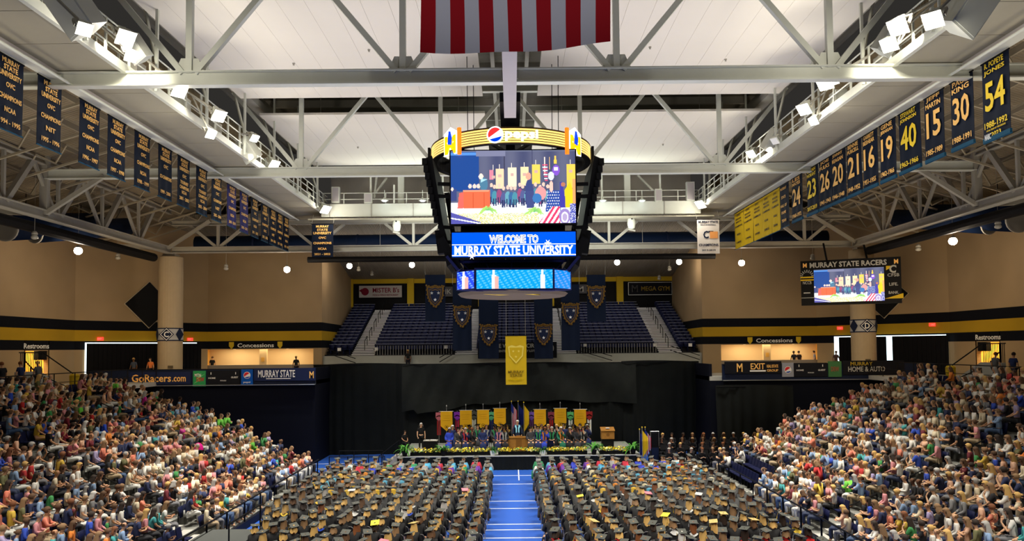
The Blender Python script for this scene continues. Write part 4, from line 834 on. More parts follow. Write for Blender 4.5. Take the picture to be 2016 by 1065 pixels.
sign(1564, 1628, 714, 742, sk, 'black score panel with small white numerals and boxes near column D', [('1', -.36, .3, .02, .16, WHT), ('1', .36, .3, .02, .16, WHT), ('HOME', -.33, -.02, .22, .12, WHT), ('GUEST', .33, -.02, .22, .12, WHT), ('FOULS', 0, -.2, .18, .08, WHT)])
q, w_, h = sign(1631, 1656, 711, 742, mat('dim_green_print', (.05, .16, .06), .6), 'dull green square soft drink sign below column D', [('DEW', 0, 0, .6, .3, mat('dim_red', (.3, .08, .05), .6))])
sign(1660, 1780, 709, 738, sk, 'black parapet sign with gold and white store lettering below column D', [('MURRAY', -.2, .28, .36, .26, mat('dim_gold_print', (.40, .28, .03), .6)), ('HOME & AUTO', -.12, -.1, .60, .36, GREYT)])
# ------------------------------------------------------------------ pendants
PEN = [(154, 493, 1, 46), (565, 530, 1, 56), (688, 523, 1, 63), (811, 521, 1, 63), (1215, 516, 1, 63), (1337, 515, 1, 63), (1460, 517, 1, 57), (1876, 474, 1, 45), (68, 466, 0, 40), (232, 507, 0, 52), (445, 528, 0, 56), (706, 531, 0, 66), (1600, 508, 0, 55), (1808, 490, 0, 49), (1965, 445, 0, 40), (1318, 530, 0, 66), (1298, 548, 0, 70), (732, 540, 0, 70)]
for i, (x, y, lit, Y) in enumerate(PEN):
    p = at(x, y, Y); wh = ['in the near bay by column C', 'between column C and the end seats', 'nearest to the gold end wall, column C half', 'above the middle end seats, column C half', 'above the middle end seats, column D half', 'nearest the gold end wall, column D half', 'between column D and the end seats', 'in the near bay by column D', 'under the navy duct by column C', 'above the fascia left of column C', 'right of column C', 'over the end seats, column C half', 'above the side video board', 'right of the side video board', 'under the navy duct by column D', 'over the end seats, column D half', 'deep over end seats, column D half', 'deep over end seats, column C half'][i].replace('left of', 'outside').replace('right of', 'just beyond')
    q = thing('pendant_lamp', ('glowing' if lit else 'unlit clear') + ' pendant lamp ' + wh, 'pendant lamp', p, 'pendant lamps')
    part('lamp_housing', MB().lathe([(.08, .3), (.14, .22), (.16, .12)], (0, 0, 0), 10), GREYST, q, True)
    part('lamp_globe', (MB().ball((0, 0, -.02), .24, 12, 8) if lit else MB().lathe([(.12, .12), (.18, -.02), (.16, -.1), (.06, -.15)], (0, 0, 0), 12)), BULB if lit else DULLGLASS, q, True)
    ax = abs(p.x); rz_ = (18.4 - (Y - 57.5) * .1864) if Y > 57.5 and ax < 27 else (21.5 - (ax - 16.4) * .3141 if ax > 16.4 else 23.9)
    part('suspension_cord', MB().tube((0, 0, .25), (0, 0, rz_ - p.z + .03), .012, 4), GREYST, q)
    if lit: lamp('POINT', 'pendant_glow', p + V((0, -.1, -.35)), 200 if Y < 60 else 80, (1, .80, .58), size=.18)
# ------------------------------------------------------------------ floodlights on the catwalk rails
FL = [(165, 54, .55, 19.5, 1), (246, 72, .8, 23.4, 1), (257, 108, .55, 23.2, 1), (352, 177, .75, 27.2, 1), (430, 226, .8, 31, 1), (414, 262, .6, 31.3, 1), (539, 322, .8, 41, 1), (640, 411, 1.0, 52, 1), (500, 270, .6, 37, 1),
      (1838, 36, .7, 19.5, 1), (1769, 50, .8, 22.6, 1), (1752, 85, .7, 23, 1), (1625, 162, .8, 28, 1), (1584, 213, .8, 32, 1), (1603, 236, .55, 31.5, 1), (1480, 301, .7, 41, 1), (1380, 401, 1.0, 52, 1), (1640, 155, .6, 27.6, 1), (1527, 275, .6, 37, 0)]
for i, (x, y, S, Y, lit) in enumerate(FL):
    p = at(x, y, Y); s = -1 if x < 1008 else 1
    q = thing('floodlight', f'white box floodlight with glowing lens clamped to rail, {ordw(i + 1 if i < 9 else i - 8)} along column {"C" if s < 0 else "D"} catwalk', 'floodlight', p, 'catwalk floodlights')
    aim = (V((s * 2, Y - 9, 2)) - p).normalized(); qr = aim.to_track_quat('-Z', 'Y'); q.rotation_mode = 'QUATERNION'; q.rotation_quaternion = qr; k = S * .34
    part('lamp_housing', MB().quadmesh([(-k, -k, -.1), (k, -k, -.1), (k, k, -.1), (-k, k, -.1), (-k * .5, -k * .5, k * 1.1), (k * .5, -k * .5, k * 1.1), (k * .5, k * .5, k * 1.1), (-k * .5, k * .5, k * 1.1)], [(3, 2, 1, 0), (4, 5, 6, 7), (0, 1, 5, 4), (1, 2, 6, 5), (2, 3, 7, 6), (3, 0, 4, 7)]), WHITE, q)
    part('lamp_lens', MB().box(-k * .88, k * .88, -k * .88, k * .88, -.13, -.1), LENS if lit else WHT, q)
    part('ballast_box', MB().box(-k * .4, k * .4, -k * .3, k * .3, k * 1.1, k * 1.7), WHITE, q)
    arm = V((s * 13.55, p.y + .3, 19.08)) - p; part('clamp_arm', MB().bar((0, 0, k), qr.inverted() @ arm, .06, .06), GREYST, q)
    if lit: lamp('POINT', 'flood_glow', p + aim * .45, 170 if S > .6 else 80, (1, .94, .80), size=.12)
    br = part('yoke_bracket', MB().bar((-k * 1.1, 0, 0), (-k * 1.1, 0, k * 1.5), .05, .08).bar((k * 1.1, 0, 0), (k * 1.1, 0, k * 1.5), .05, .08).bar((-k * 1.1, 0, k * 1.5), (k * 1.1, 0, k * 1.5), .05, .08), GREYST, q)
# white speaker cabinets on the catwalk
for i, (x, y, S, Y) in enumerate(((150, 18, 1.25, 21), (270, 95, .8, 24.6), (490, 294, 1.1, 38.5), (1745, 80, .8, 24.6), (1905, 12, 1.25, 20), (1521, 278, 1.1, 38.5))):
    p = at(x, y, Y); s = -1 if x < 1008 else 1
    q = thing('speaker_cabinet', f'white wedge loudspeaker hung on the column {"C" if s < 0 else "D"} catwalk, {ordw((i % 3) + 1)} along', 'loudspeaker', p, 'catwalk loudspeakers'); q.rotation_euler = (.5, .35 * s, s * .5)
    part('cabinet', MB().quadmesh([(-S * .4, -S * .3, -S * .55), (S * .4, -S * .3, -S * .55), (S * .28, S * .3, -S * .5), (-S * .28, S * .3, -S * .5), (-S * .4, -S * .3, S * .55), (S * .4, -S * .3, S * .55), (S * .28, S * .3, S * .5), (-S * .28, S * .3, S * .5)], [(3, 2, 1, 0), (4, 5, 6, 7), (0, 1, 5, 4), (1, 2, 6, 5), (2, 3, 7, 6), (3, 0, 4, 7)]), WHITE, q)
    part('grille', MB().box(-S * .36, S * .36, -S * .32, -S * .3, -S * .5, S * .5), WHITE, q)
    e_ = q.rotation_euler.to_matrix().inverted() @ (V((s * 13.45, p.y + .5, 19.3)) - p); part('rigging', MB().path([(0, 0, S * .4), tuple(e_)], .03), BLACK, q)
# ------------------------------------------------------------------ end seating deck
NR = 15; RUN, RISE = .72, .285; Y0 = 63.0; Z0 = at(1008, 694, 63.0).z - .05
dk = tag(link('end_deck', None), 'dark navy end seating deck rising behind the drapes', None, None, 'structure')
stm = mat('deck_concrete', (.022, .023, .028), .8); edgm = mat('pale_row_edge', (.34, .36, .48), .6); nos = mat('pale_nosing', (.80, .80, .82), .7); AIS = (-12.5, -3.85, 4.4, 13.2)
for i in range(NR):
    y, z = Y0 + i * RUN, Z0 + i * RISE; part('deck_tier', MB().box(-15.7, 15.7, y, y + RUN, z - RISE, z), stm, dk)
    for a_, b_ in ((-15.5, -13.45), (-11.55, -4.8), (-2.9, 3.45), (5.35, 12.25), (14.15, 15.5)): part('row_edge', MB().box(a_, b_, y + .74, y + .79, z + .855, z + .885), edgm, dk)
part('front_wall', MB().box(-15.7, 15.7, Y0 - .6, Y0 - .05, 6.4, Z0 - .1), mat('pale_concrete', (.40, .41, .38), .8, noise=.08), dk)
for a in AIS:
    for i in range(NR):
        for hh_ in (0, .5): part('stair_nosing', MB().box(a - .95, a + .95, Y0 + (i + hh_) * RUN - .06, Y0 + (i + hh_) * RUN + .06, Z0 + (i + hh_) * RISE - .05, Z0 + (i + hh_) * RISE + .03), nos, dk)
    part('stair_top', MB().box(a - .95, a + .95, Y0 + NR * RUN - .1, Y0 + NR * RUN + .05, Z0 + NR * RISE - .3, Z0 + NR * RISE), nos, dk)
    rl = MB()
    for i in range(1, NR, 3):
        y, z = Y0 + i * RUN, Z0 + i * RISE; rl.path([(a, y, z), (a, y, z + .85), (a, y + RUN * 1.5, z + RISE * 1.5 + .85), (a, y + RUN * 1.5, z + RISE * 1.5)], .03, 5)
    part('aisle_rail', rl, BLACK, dk)
# seats
seatm = mat('navy_seat', (.008, .011, .045), .5)
def seatmesh():
    b_ = MB().box(-.22, .22, -.20, .16, .40, .45).quadmesh([(-.23, -.24, .42), (.23, -.24, .42), (.21, -.34, .86), (-.21, -.34, .86), (-.23, -.20, .42), (.23, -.20, .42), (.21, -.30, .86), (-.21, -.30, .86)], [(0, 1, 2, 3), (7, 6, 5, 4), (0, 4, 5, 1), (1, 5, 6, 2), (2, 6, 7, 3), (3, 7, 4, 0)])
    return b_
sp_ = MB().box(-.22, .22, -.20, .18, .40, .45).mesh('seat', seatm)
bk_ = MB().quadmesh([(-.23, -.25, .42), (.23, -.25, .42), (.21, -.34, .86), (-.21, -.34, .86), (-.23, -.21, .42), (.23, -.21, .42), (.21, -.30, .86), (-.21, -.30, .86)], [(0, 1, 2, 3), (7, 6, 5, 4), (0, 4, 5, 1), (1, 5, 6, 2), (2, 6, 7, 3), (3, 7, 4, 0)]).mesh('backrest', seatm)
lg_ = MB().box(-.03, .03, -.22, .1, 0, .40).mesh('pedestal', BLACK)
# seat faces local +y
def seat(loc, rz, label, group):
    q = thing('stadium_seat', label, 'seat', loc, group, rz)
    for n_, m_ in (('seat', sp_), ('backrest', bk_), ('pedestal', lg_)): link(n_, m_, q)
    return q
def arr(me):
    n = len(me.vertices); a = np.zeros(n * 3); me.vertices.foreach_get('co', a); return a.reshape(-1, 3), [tuple(p.vertices) for p in me.polygons]
SEATA = [arr(m_) for m_ in (sp_, bk_, lg_)]
def mass(name, items, mats, label, cat, smooth=False):
    """items: (verts array, faces, matrix4, colour, material index or list) joined into ONE mesh, kind stuff"""
    vs, cs, ft, fi, fm_ = [], [], [], [], []; off = 0
    for a, fs, M4, col, mi in items:
        vs.append(a @ M4[:3, :3].T + M4[:3, 3]); cs.append(np.tile(np.array((*col, 1.0)), (len(a), 1)))
        for f in fs: ft.append([off + i for i in f])
        fm_ += mi if isinstance(mi, list) else [mi] * len(fs)
        off += len(a)
    vs = np.concatenate(vs); me = bpy.data.meshes.new(name)
    me.vertices.add(len(vs)); me.vertices.foreach_set('co', vs.ravel()); nl = [len(f) for f in ft]
    me.loops.add(sum(nl)); me.loops.foreach_set('vertex_index', np.fromiter((i for f in ft for i in f), dtype=np.int32, count=sum(nl)))
    me.polygons.add(len(ft)); st_ = np.concatenate([[0], np.cumsum(nl)[:-1]]).astype(np.int32); me.polygons.foreach_set('loop_start', st_)
    try: me.polygons.foreach_set('loop_total', np.array(nl, dtype=np.int32))
    except Exception: pass
    me.polygons.foreach_set('material_index', np.array(fm_, dtype=np.int32))
    if smooth: me.polygons.foreach_set('use_smooth', np.ones(len(ft), bool))
    at_ = me.attributes.new('col', 'FLOAT_COLOR', 'POINT'); at_.data.foreach_set('color', np.concatenate(cs).ravel())
    for m_ in mats: me.materials.append(m_)
    me.update(calc_edges=True); me.validate()
    return tag(link(name, me), label, cat, None, 'stuff')
def m4(loc, rz=0, sc=1.0): return np.array(Matrix.Translation(loc) @ Matrix.Rotation(rz, 4, 'Z') @ Matrix.Scale(sc, 4))
rest = []; cnt = 0; blocks = ((-15.3, -13.55, 'C end block'), (-11.45, -4.9, 'C block'), (-2.8, 3.35, 'middle block'), (5.45, 12.15, 'D block'), (14.25, 15.4, 'D end block'))
for i in range(NR):
    for bi, (a, b_, wn) in enumerate(blocks):
        n = int((b_ - a) / .53)
        for k in range(n + 1):
            x = a + k * .53; loc = (x, Y0 + i * RUN + .45, Z0 + i * RISE)
            if i < 4 and bi in (1, 2, 3): seat(loc, math.pi, f'empty navy end deck seat, {wn}, {ordw(i + 1)} row, {ordw(k + 1)} along', 'end deck seats'); cnt += 1
            else:
                for a_ in SEATA: rest.append((*a_, m4(loc, math.pi), (1, 1, 1), 0))
mass('stadium_seats', rest, [seatm], 'rows of empty navy seats filling the upper end deck', 'seats')
# back wall: gold band and pillars, ad panels
YBK = 74.9
bw = tag(link('trim_1', None), 'gold painted band and pilasters of the end wall', None, None, 'structure')
g0, g1 = at(1008, 556, YBK).z, at(1008, 540, YBK).z
part('gold_band', MB().box(-15.8, 16.2, YBK - .15, YBK, g0, g1 + 1), GOLD, bw)
for x in (686, 809, 948, 1084, 1220, 1343): 
    p = at(x, 580, YBK); hw = .33 if 700 < x < 1330 else .5; part('pilaster', MB().box(p.x - hw, p.x + hw, YBK - .3, YBK, at(x, 603 if x not in (686, 1343) else 606, YBK).z, g1), GOLD, bw)
q, w_, h = sign(707, 791, 562, 586, mat('sign_white', (.50, .47, .46), .6), 'white sponsor sign with dark red lettering on the end wall', [("MISTER B's", .13, .12, .62, .42, mat('maroon_print', (.20, .01, .03), .6)), ('PIZZA & WINGS RESTAURANT', .12, -.3, .6, .14, bpy.data.materials['maroon_print'])], None, YBK - .4)
part('round_logo', MB().prism(disc(.38, 0, 6.28, 16)[:-1], (-w_ * .36, -.03, 0), X1, Z1, -.02).prism([(-.6, .1), (-.3, .3), (-.3, -.1)], (-w_ * .36, -.03, 0), X1, Z1, -.02), bpy.data.materials['maroon_print'], q)
sign(1238, 1322, 556, 580, sk, 'black sponsor sign with dull gold lettering and white frame on end wall', [('MEGA GYM', .12, 0, .66, .38, mat('dull_gold_print', (.30, .20, .03), .6)), ('M', -.36, 0, .14, .6, mat('dark_print', (.06, .06, .06), .6))], None, YBK - .4, True)
sign(838, 930, 564, 584, mat('sign_grey', (.10, .10, .11), .6), 'grey sponsor sign half hidden behind the central scoreboard toward column C', [('BANK INC', 0, 0, .7, .5, GREYT)], None, YBK - .4)
sign(1115, 1160, 560, 578, bpy.data.materials['sign_grey'], 'grey sponsor sign half hidden behind the central scoreboard toward column D', [('EM', 0, 0, .5, .6, GREYT)], None, YBK - .4)
q, w_, h = sign(941, 1096, 673, 706, sk, 'black seating club sign with white lettering behind the yellow banner', [('THE WINNERS CIRCLE', 0, .28, .64, .26, GREYT), ('PRESENTED BY KENTUCKY LOTTERY', 0, -.04, .62, .14, GREYT)], None, 62.0)
for u_ in (-.42, .4): part('round_logo', MB().prism(disc(.42, 0, 6.28, 16)[:-1], (w_ * u_, -.03, .15), X1, Z1, -.02), GREYT, q)
# rails in front of the end deck
dr = thing('deck_railing', 'thin black railing along the front of the end deck', 'railing', (0, 0, 0))
for x0, x1 in ((-11.4, -5), (5.5, 12.1)):
    mb = MB().tube((x0, 62.3, Z0 + .75), (x1, 62.3, Z0 + .75), .035, 6); part('top_rail', mb, BLACK, dr)
    pm_ = MB().box(-.012, .012, -.012, .012, 0, .8).mesh('baluster', GREYT)
    k = x0
    while k < x1: link('baluster', pm_, dr, (k, 62.3, Z0 - .05)); k += .22
for x0, x1, sgn in ((-15.2, -12.9, 1), (-6.0, -4.6, -1), (5.6, 8.2, 1), (13.0, 15.4, 1)):
    mb = MB()
    for dz in (0, .35): mb.tube((x0, 61.9, 7.9 + dz - (.0 if sgn > 0 else .8)), (x1, 61.9, 7.1 + dz + (0 if sgn > 0 else .8)), .035, 6)
    part('stair_handrail', mb, BLACK, dr)
# exit boxes
for i, (x, y) in enumerate(((668, 688), (741, 687), (878, 683), (1152, 679), (1289, 679), (1359, 679))):
    p = at(x, y, 62.6); q = thing('row_marker', f'small pale marker box at the foot of the end deck, {ordw(i + 1)} from column C', 'marker', p, 'row marker boxes'); part('marker_box', MB().box(-.13, .13, -.1, .1, -.13, .13), WHT, q); part('marker_post', MB().tube((0, 0, -.8), (0, 0, -.12), .03, 6), BLACK, q)
# ------------------------------------------------------------------ black drapes
drm = mat('black_drape', (.007, .0085, .008), .75, noise=.3, bump=.5, nscale=1.2); YD = 59.0
zt_ = at(1008, 715, YD).z
def drape(x0, x1, z0, z1, y, label, seed, grp='stage drapes'):
    r_ = random.Random(seed); N = int((x1 - x0) / .12); vs = []; ph = [r_.random() * 6 for _ in range(6)]; nz = 10
    for j in range(nz + 1):
        v = j / nz
        for k in range(N + 1):
            x = x0 + (x1 - x0) * k / N
            yy = y + .07 * math.sin(x * 7 + ph[0] + math.sin(x * 1.3 + ph[1]) * 2) * (.5 + .5 * (1 - v)) + .12 * math.sin(x * .9 + v * 3 + ph[2]) + .10 * math.sin(x * .5 - v * 5 + ph[3])
            vs.append((x, yy, z0 + (z1 - z0) * v - .12 * math.sin(x * .4 + ph[4]) * v))
    fs = [(j * (N + 1) + k, j * (N + 1) + k + 1, (j + 1) * (N + 1) + k + 1, (j + 1) * (N + 1) + k) for j in range(nz) for k in range(N)]
    q = thing('stage_drape', label, 'curtain', (0, 0, 0), grp); part('cloth', MB().quadmesh(vs, fs), drm, q, True)
    part('top_pipe', MB().tube((x0, y, z1), (x1, y, z1), .04, 6), BLACK, q); return q
drape(-15.6, -8.2, 0, zt_, YD, 'tall black drape panel nearest column C', 1); drape(-8.25, -.1, 0, zt_ - .05, YD - .1, 'tall black drape behind the stage toward column C', 2)
drape(-.15, 8.6, 0, zt_ - .05, YD, 'tall black drape behind the stage toward column D', 3); drape(8.55, 14.6, 0, zt_, YD + .1, 'tall black drape behind the band', 4); drape(14.55, 20, 0, 5.3, 53.9, 'short black drape beside the band under the concourse', 5)
q = thing('lit_drape_top', 'loosely draped added cloth, paler for the light falling on the upper stage drapes', 'curtain', (0, 0, 0)); vs = []; N = 60; zb9 = at(1008, 792, YD - .4).z  # added swag; its lighter grey stands for light on the upper drapes
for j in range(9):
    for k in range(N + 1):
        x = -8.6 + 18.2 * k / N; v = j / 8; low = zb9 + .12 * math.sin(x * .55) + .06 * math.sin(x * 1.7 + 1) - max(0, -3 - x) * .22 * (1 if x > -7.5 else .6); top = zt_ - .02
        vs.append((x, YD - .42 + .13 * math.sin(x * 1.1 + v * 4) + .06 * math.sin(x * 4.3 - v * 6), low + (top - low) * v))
part('cloth', MB().quadmesh(vs, [(j * (N + 1) + k, j * (N + 1) + k + 1, (j + 1) * (N + 1) + k + 1, (j + 1) * (N + 1) + k) for j in range(8) for k in range(N)]), mat('lit_drape_cloth', (.013, .015, .0135), .7, noise=.3), q, True)
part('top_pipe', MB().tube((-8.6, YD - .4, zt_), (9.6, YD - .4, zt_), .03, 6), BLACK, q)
# long loose swags on the drape face
for i, (xa, za, xb_, zb2) in enumerate(((-8.4, 5.5, -5.0, 6.9), (-8.8, 4.0, -2.0, 5.5), (2.2, 5.3, 8.8, 4.9), (-4.8, 1.0, -4.7, 6.8), (3.3, .9, 3.4, 6.8))):
    pass
q = thing('lighting_mast', 'dark vertical truss mast with small pale clamps at drape edge', 'mast', (at(609, 820, 58).x, 58, 0))
part('mast_frame', MB().box(-.16, -.12, -.1, .1, 0, 6).box(.12, .16, -.1, .1, 0, 6), BLACK, q)
cm_ = MB().ball((0, 0, 0), .07, 6, 4).mesh('clamp', GREYT)
for k in range(14): link('clamp', cm_, q, (0.08 * (-1) ** k, -.12, 1.9 + k * .29))
part('mast_base', MB().box(-.3, .3, -.25, .25, 0, .8), WHITE, q)
# ------------------------------------------------------------------ stage
ZSG = .95; xs0, xs1 = at(782, 896, 51).x, at(1262, 894, 51).x
sg = thing('stage', 'low black skirted stage with grey deck in front of the drapes', 'stage', (0, 0, 0))
part('deck', MB().box(xs0, xs1, 51, 58.2, ZSG - .08, ZSG), mat('stage_deck', (.30, .31, .28), .7, noise=.1), sg)
sk_ = MB(); N = 150; vs = []
for k in range(N + 1):
    x = xs0 + (xs1 - xs0) * k / N
    for z in (0, ZSG - .06): vs.append((x, 50.97 + .035 * math.sin(k * 2.1) * (1 if z == 0 else .6), z))
sk_.quadmesh(vs, [(2 * k, 2 * k + 2, 2 * k + 3, 2 * k + 1) for k in range(N)]); part('skirt', sk_, drm, sg)
part('front_edge', MB().box(xs0, xs1, 50.93, 51.0, ZSG - .05, ZSG), GREYT, sg)
part('side_skirt', MB().box(xs0, xs0 + .04, 51, 58.2, 0, ZSG - .08).box(xs1 - .04, xs1, 51, 58.2, 0, ZSG - .08), drm, sg)
stp = thing('stage_steps', 'grey ramped steps with black rails climbing to the stage end', 'steps', (xs0 - .05, 51.2, 0))
for k in range(5): part('step', MB().box(-.25 * (5 - k), 0, 0, 1.3, .19 * k, .19 * (k + 1)), GREYST, stp)
for y in (0, 1.3): part('handrail', MB().path([(-1.25, y, .0), (-1.25, y, .95), (0, y, 1.9), (0, y, .95)], .03), BLACK, stp)
# planters with yellow flowers
fcol = [(.85, .66, .02), (.90, .74, .06), (.75, .52, .01), (.12, .28, .04), (.9, .85, .3)]
leafm = atmat('petals', .7); green = mat('fern_green', (.08, .28, .04), .6); dgreen = mat('dark_fern_green', (.03, .12, .03), .6)
pet = (np.array([(0, 0, .0), (.05, .0, .03), (0, .05, .03), (-.05, 0, .03), (0, -.05, .03)]), [(0, 1, 2), (0, 2, 3), (0, 3, 4), (0, 4, 1)])
for i, (xa, xb_) in enumerate(((808, 966), (981, 1062), (1077, 1156), (1181, 1240))):
    a, b_ = at(xa, 890, 51.4).x, at(xb_, 890, 51.4).x
    q = thing('flower_planter', f'long planter of yellow flowers on the stage edge, {ordw(i + 1)} from the steps', 'planter', ((a + b_) / 2, 51.5, ZSG), 'stage edge planters'); W_ = (b_ - a) / 2
    part('planter_box', MB().box(-W_, W_, -.2, .2, 0, .22), BLACK, q); items = []
    for k in range(int(W_ * 2 * 75)):
        items.append((pet[0], pet[1], np.array(Matrix.Translation((R.uniform(-W_, W_), R.uniform(-.3, .25), .22 + R.random() * .22)) @ Euler((R.uniform(-1.2, .6), R.uniform(-.8, .8), R.random() * 3)).to_matrix().to_4x4() @ Matrix.Scale(R.uniform(1.0, 1.9), 4)), R.choice(fcol), 0))
    o = mass('flower_heads', items, [leafm], None, None); o.parent = q
def fern(loc, size, label, m_, n=34, pot=None):
    q = thing('potted_fern', label, 'plant', loc, 'stage ferns'); part('pot', MB().lathe([(.14, 0), (.2, .3), (.22, .32)], (0, 0, 0), 12), pot or BLACK, q)
    mb = MB()
    for k in range(n):
        a_ = R.random() * 6.28; L = size * R.uniform(.6, 1); up = R.uniform(.5, 1.1) * size; prev = None; pts = []
        for j in range(6):
            t_ = j / 5; r_ = L * t_ * .7; pts.append(V((math.cos(a_) * r_, math.sin(a_) * r_ * .6, .3 + up * t_ - .75 * size * t_ * t_)))
        sd_ = V((-math.sin(a_), math.cos(a_), 0)) * .03 * size
        for j in range(5):
            w0, w1 = 1.6 * math.sin(.4 + j * .5), 1.6 * math.sin(.4 + (j + 1) * .5)
            mb.quadmesh([pts[j] - sd_ * w0, pts[j] + sd_ * w0, pts[j + 1] + sd_ * w1, pts[j + 1] - sd_ * w1], [(0, 1, 2, 3)])
    f_ = part('fronds', mb, m_, q); f_['kind'] = 'stuff'; return q
for i, (x, S, m_, nm_, pt) in enumerate(((797, 1.2, green, 'bright arching fern at the corner by the steps', None), (873, 1.1, green, 'bright arching fern behind the first planter', None), (970, .8, dgreen, 'small dark fern in white pot by the wooden table, steps end', WHT), (1069, .8, dgreen, 'small dark fern in white pot by the blue chair', WHT), (1169, 1.3, green, 'wide bright fern before the lectern', None), (1246, 1.3, green, 'bright fern at stage corner by the flags', None))):
    fern((at(x, 885, 51.3).x, 51.25, ZSG), S, nm_, m_, pot=pt)
wood = mat('oak_wood', (.34, .16, .035), .45, noise=.25, nscale=6); wood2 = mat('dark_oak', (.20, .09, .02), .5)
# wooden table-pulpit in the centre
a, b_ = at(1000, 875, 53.2), at(1043, 850, 53.2); W_ = (b_.x - a.x) / 2
q = thing('wooden_pulpit', 'wide panelled oak pulpit at the middle of the stage', 'pulpit', ((a.x + b_.x) / 2, 53.2, ZSG))
part('front_panel', MB().box(-W_, W_, 0, .06, .08, .95), wood, q); part('top', MB().box(-W_ - .06, W_ + .06, -.05, .6, .92, .98).prism([(-.3, 0), (.3, 0), (.15, .1), (-.15, .1)], (0, .1, .98), X1, Z1, -.06), wood, q); part('plinth', MB().box(-W_ - .03, W_ + .03, -.03, .55, 0, .09), wood2, q)
for k in (-1, 0, 1): part('inset_panel', MB().box(k * W_ * .63 - W_ * .26, k * W_ * .63 + W_ * .26, -.015, .0, .18, .82), wood2 if k == 0 else wood, q)
for s in (-1, 1): part('side_panel', MB().box(s * W_ - .03, s * W_ + .03, .05, .5, .08, .95), wood, q)
part('seal', MB().prism(disc(.13, 0, 6.28, 16)[:-1], (0, -.02, .5), X1, Z1, -.015), wood2, q)
# lectern on a black plinth
p = at(1197, 870, 54.0); q = thing('wooden_lectern', 'boxy oak lectern on a black draped base beside the planters', 'lectern', (p.x, 54.0, ZSG))
part('base_drape', MB().box(-.42, .42, 0, .6, 0, .7), BLACK, q); part('lectern_body', MB().box(-.46, .46, -.05, .55, .7, 1.3), wood, q)
part('slanted_top', MB().quadmesh([(-.5, -.1, 1.3), (.5, -.1, 1.3), (.5, .6, 1.5), (-.5, .6, 1.5), (-.5, -.1, 1.25), (.5, -.1, 1.25), (.5, .6, 1.45), (-.5, .6, 1.45)], [(0, 1, 2, 3), (7, 6, 5, 4), (0, 4, 5, 1), (1, 5, 6, 2), (2, 6, 7, 3), (3, 7, 4, 0)]), wood, q); part('seal', MB().prism(disc(.12, 0, 6.28, 16)[:-1], (0, -.055, 1.0), X1, Z1, -.015), wood2, q); part('paper', MB().box(-.12, .15, .1, .4, 1.43, 1.46), WHT, q)
# black table with papers
p = at(848, 880, 53.6); q = thing('draped_table', 'black draped table with white papers near the stage steps', 'table', (p.x, 53.6, ZSG)); part('drape', MB().box(-.48, .48, -.3, .4, 0, .74), BLACK, q); part('tabletop', MB().box(-.5, .5, -.32, .42, .74, .78), GREYST, q)
for k, (x, y) in enumerate(((-.25, 0), (.1, .1), (.3, -.1))): tag(part('paper_sheet', MB().box(p.x + x - .11, p.x + x + .11, 53.6 + y - .14, 53.6 + y + .14, ZSG + .785, ZSG + .79 + .01 * k), WHT), f'white paper sheet on the black stage table, {ordw(k + 1)} from its steps end', 'paper', 'papers on the stage table')
# gonfalons and shield standards
flm = mat('gonfalon_gold', (.62, .33, .01), .7, noise=.05)
for i, (x, yt) in enumerate(((879, 810), (917, 808), (951, 807), (984, 804), (1063, 806), (1103, 804), (1142, 806))):
    Y = 56.6; p = at(x, yt, Y); q = thing('gonfalon', f'pointed gold gonfalon on a pole behind the stage party, {ordw(i + 1)} from the steps', 'banner', (p.x, Y, ZSG), 'gold gonfalons'); ht = p.z - ZSG; W_ = .44; H_ = 1.38
    mb = MB().prism([(-W_, 0), (W_, 0), (W_ * 1.02, -H_ * .78), (0, -H_ * 1.06), (-W_ * 1.02, -H_ * .78)], (0, .03, ht), X1, Z1, .03); part('cloth', mb, flm, q)
    part('pole', MB().tube((0, .06, 0), (0, .06, ht + .35), .02, 6), CHROME, q); part('crossbar', MB().tube((-W_ - .08, .02, ht + .01), (W_ + .08, .02, ht + .01), .022, 6), CHROME, q); part('finial', MB().lathe([(.0, 0), (.05, .06), (.0, .18)], (0, .06, ht + .33), 6), CHROME, q)
    part('seal', MB().prism(disc(.14, 0, 6.28, 16)[:-1], (0, 0, ht - H_ * .84), X1, Z1, -.012).prism(disc(.11, 0, 6.28, 16)[:-1], (0, -.012, ht - H_ * .84), X1, Z1, -.008, 1).prism(disc(.05, 0, 6.28, 10)[:-1], (0, -.02, ht - H_ * .84), X1, Z1, -.008), [BLACK, flm], q)
    part('print_lines', MB().box(-.3, .3, -.008, 0, ht - .33, ht - .31).box(-.25, .25, -.008, 0, ht - .5, ht - .48).box(-.28, .28, -.008, 0, ht - .66, ht - .64), mat('gonfalon_print', (.45, .24, .01), .7) if i == 0 else bpy.data.materials['gonfalon_print'], q)
SH = [(864, 812, (.45, .12, .14), (.25, .02, .02), 'maroon and white'), (900, 811, (.20, .03, .35), (.35, .02, .05), 'purple and red'), (933, 810, (.06, .06, .05), (.6, .6, .5), 'black and white'), (967, 811, (.10, .40, .20), (.02, .03, .12), 'green and navy'), (1046, 811, (.16, .08, .38), (.10, .03, .12), 'purple'), (1085, 811, (.22, .04, .07), (.42, .02, .02), 'maroon with red tail'), (1123, 811, (.10, .42, .14), (.7, .75, .7), 'green and white checked'), (1160, 810, (.28, .02, .02), (.7, .7, .68), 'dark red with white tails')]
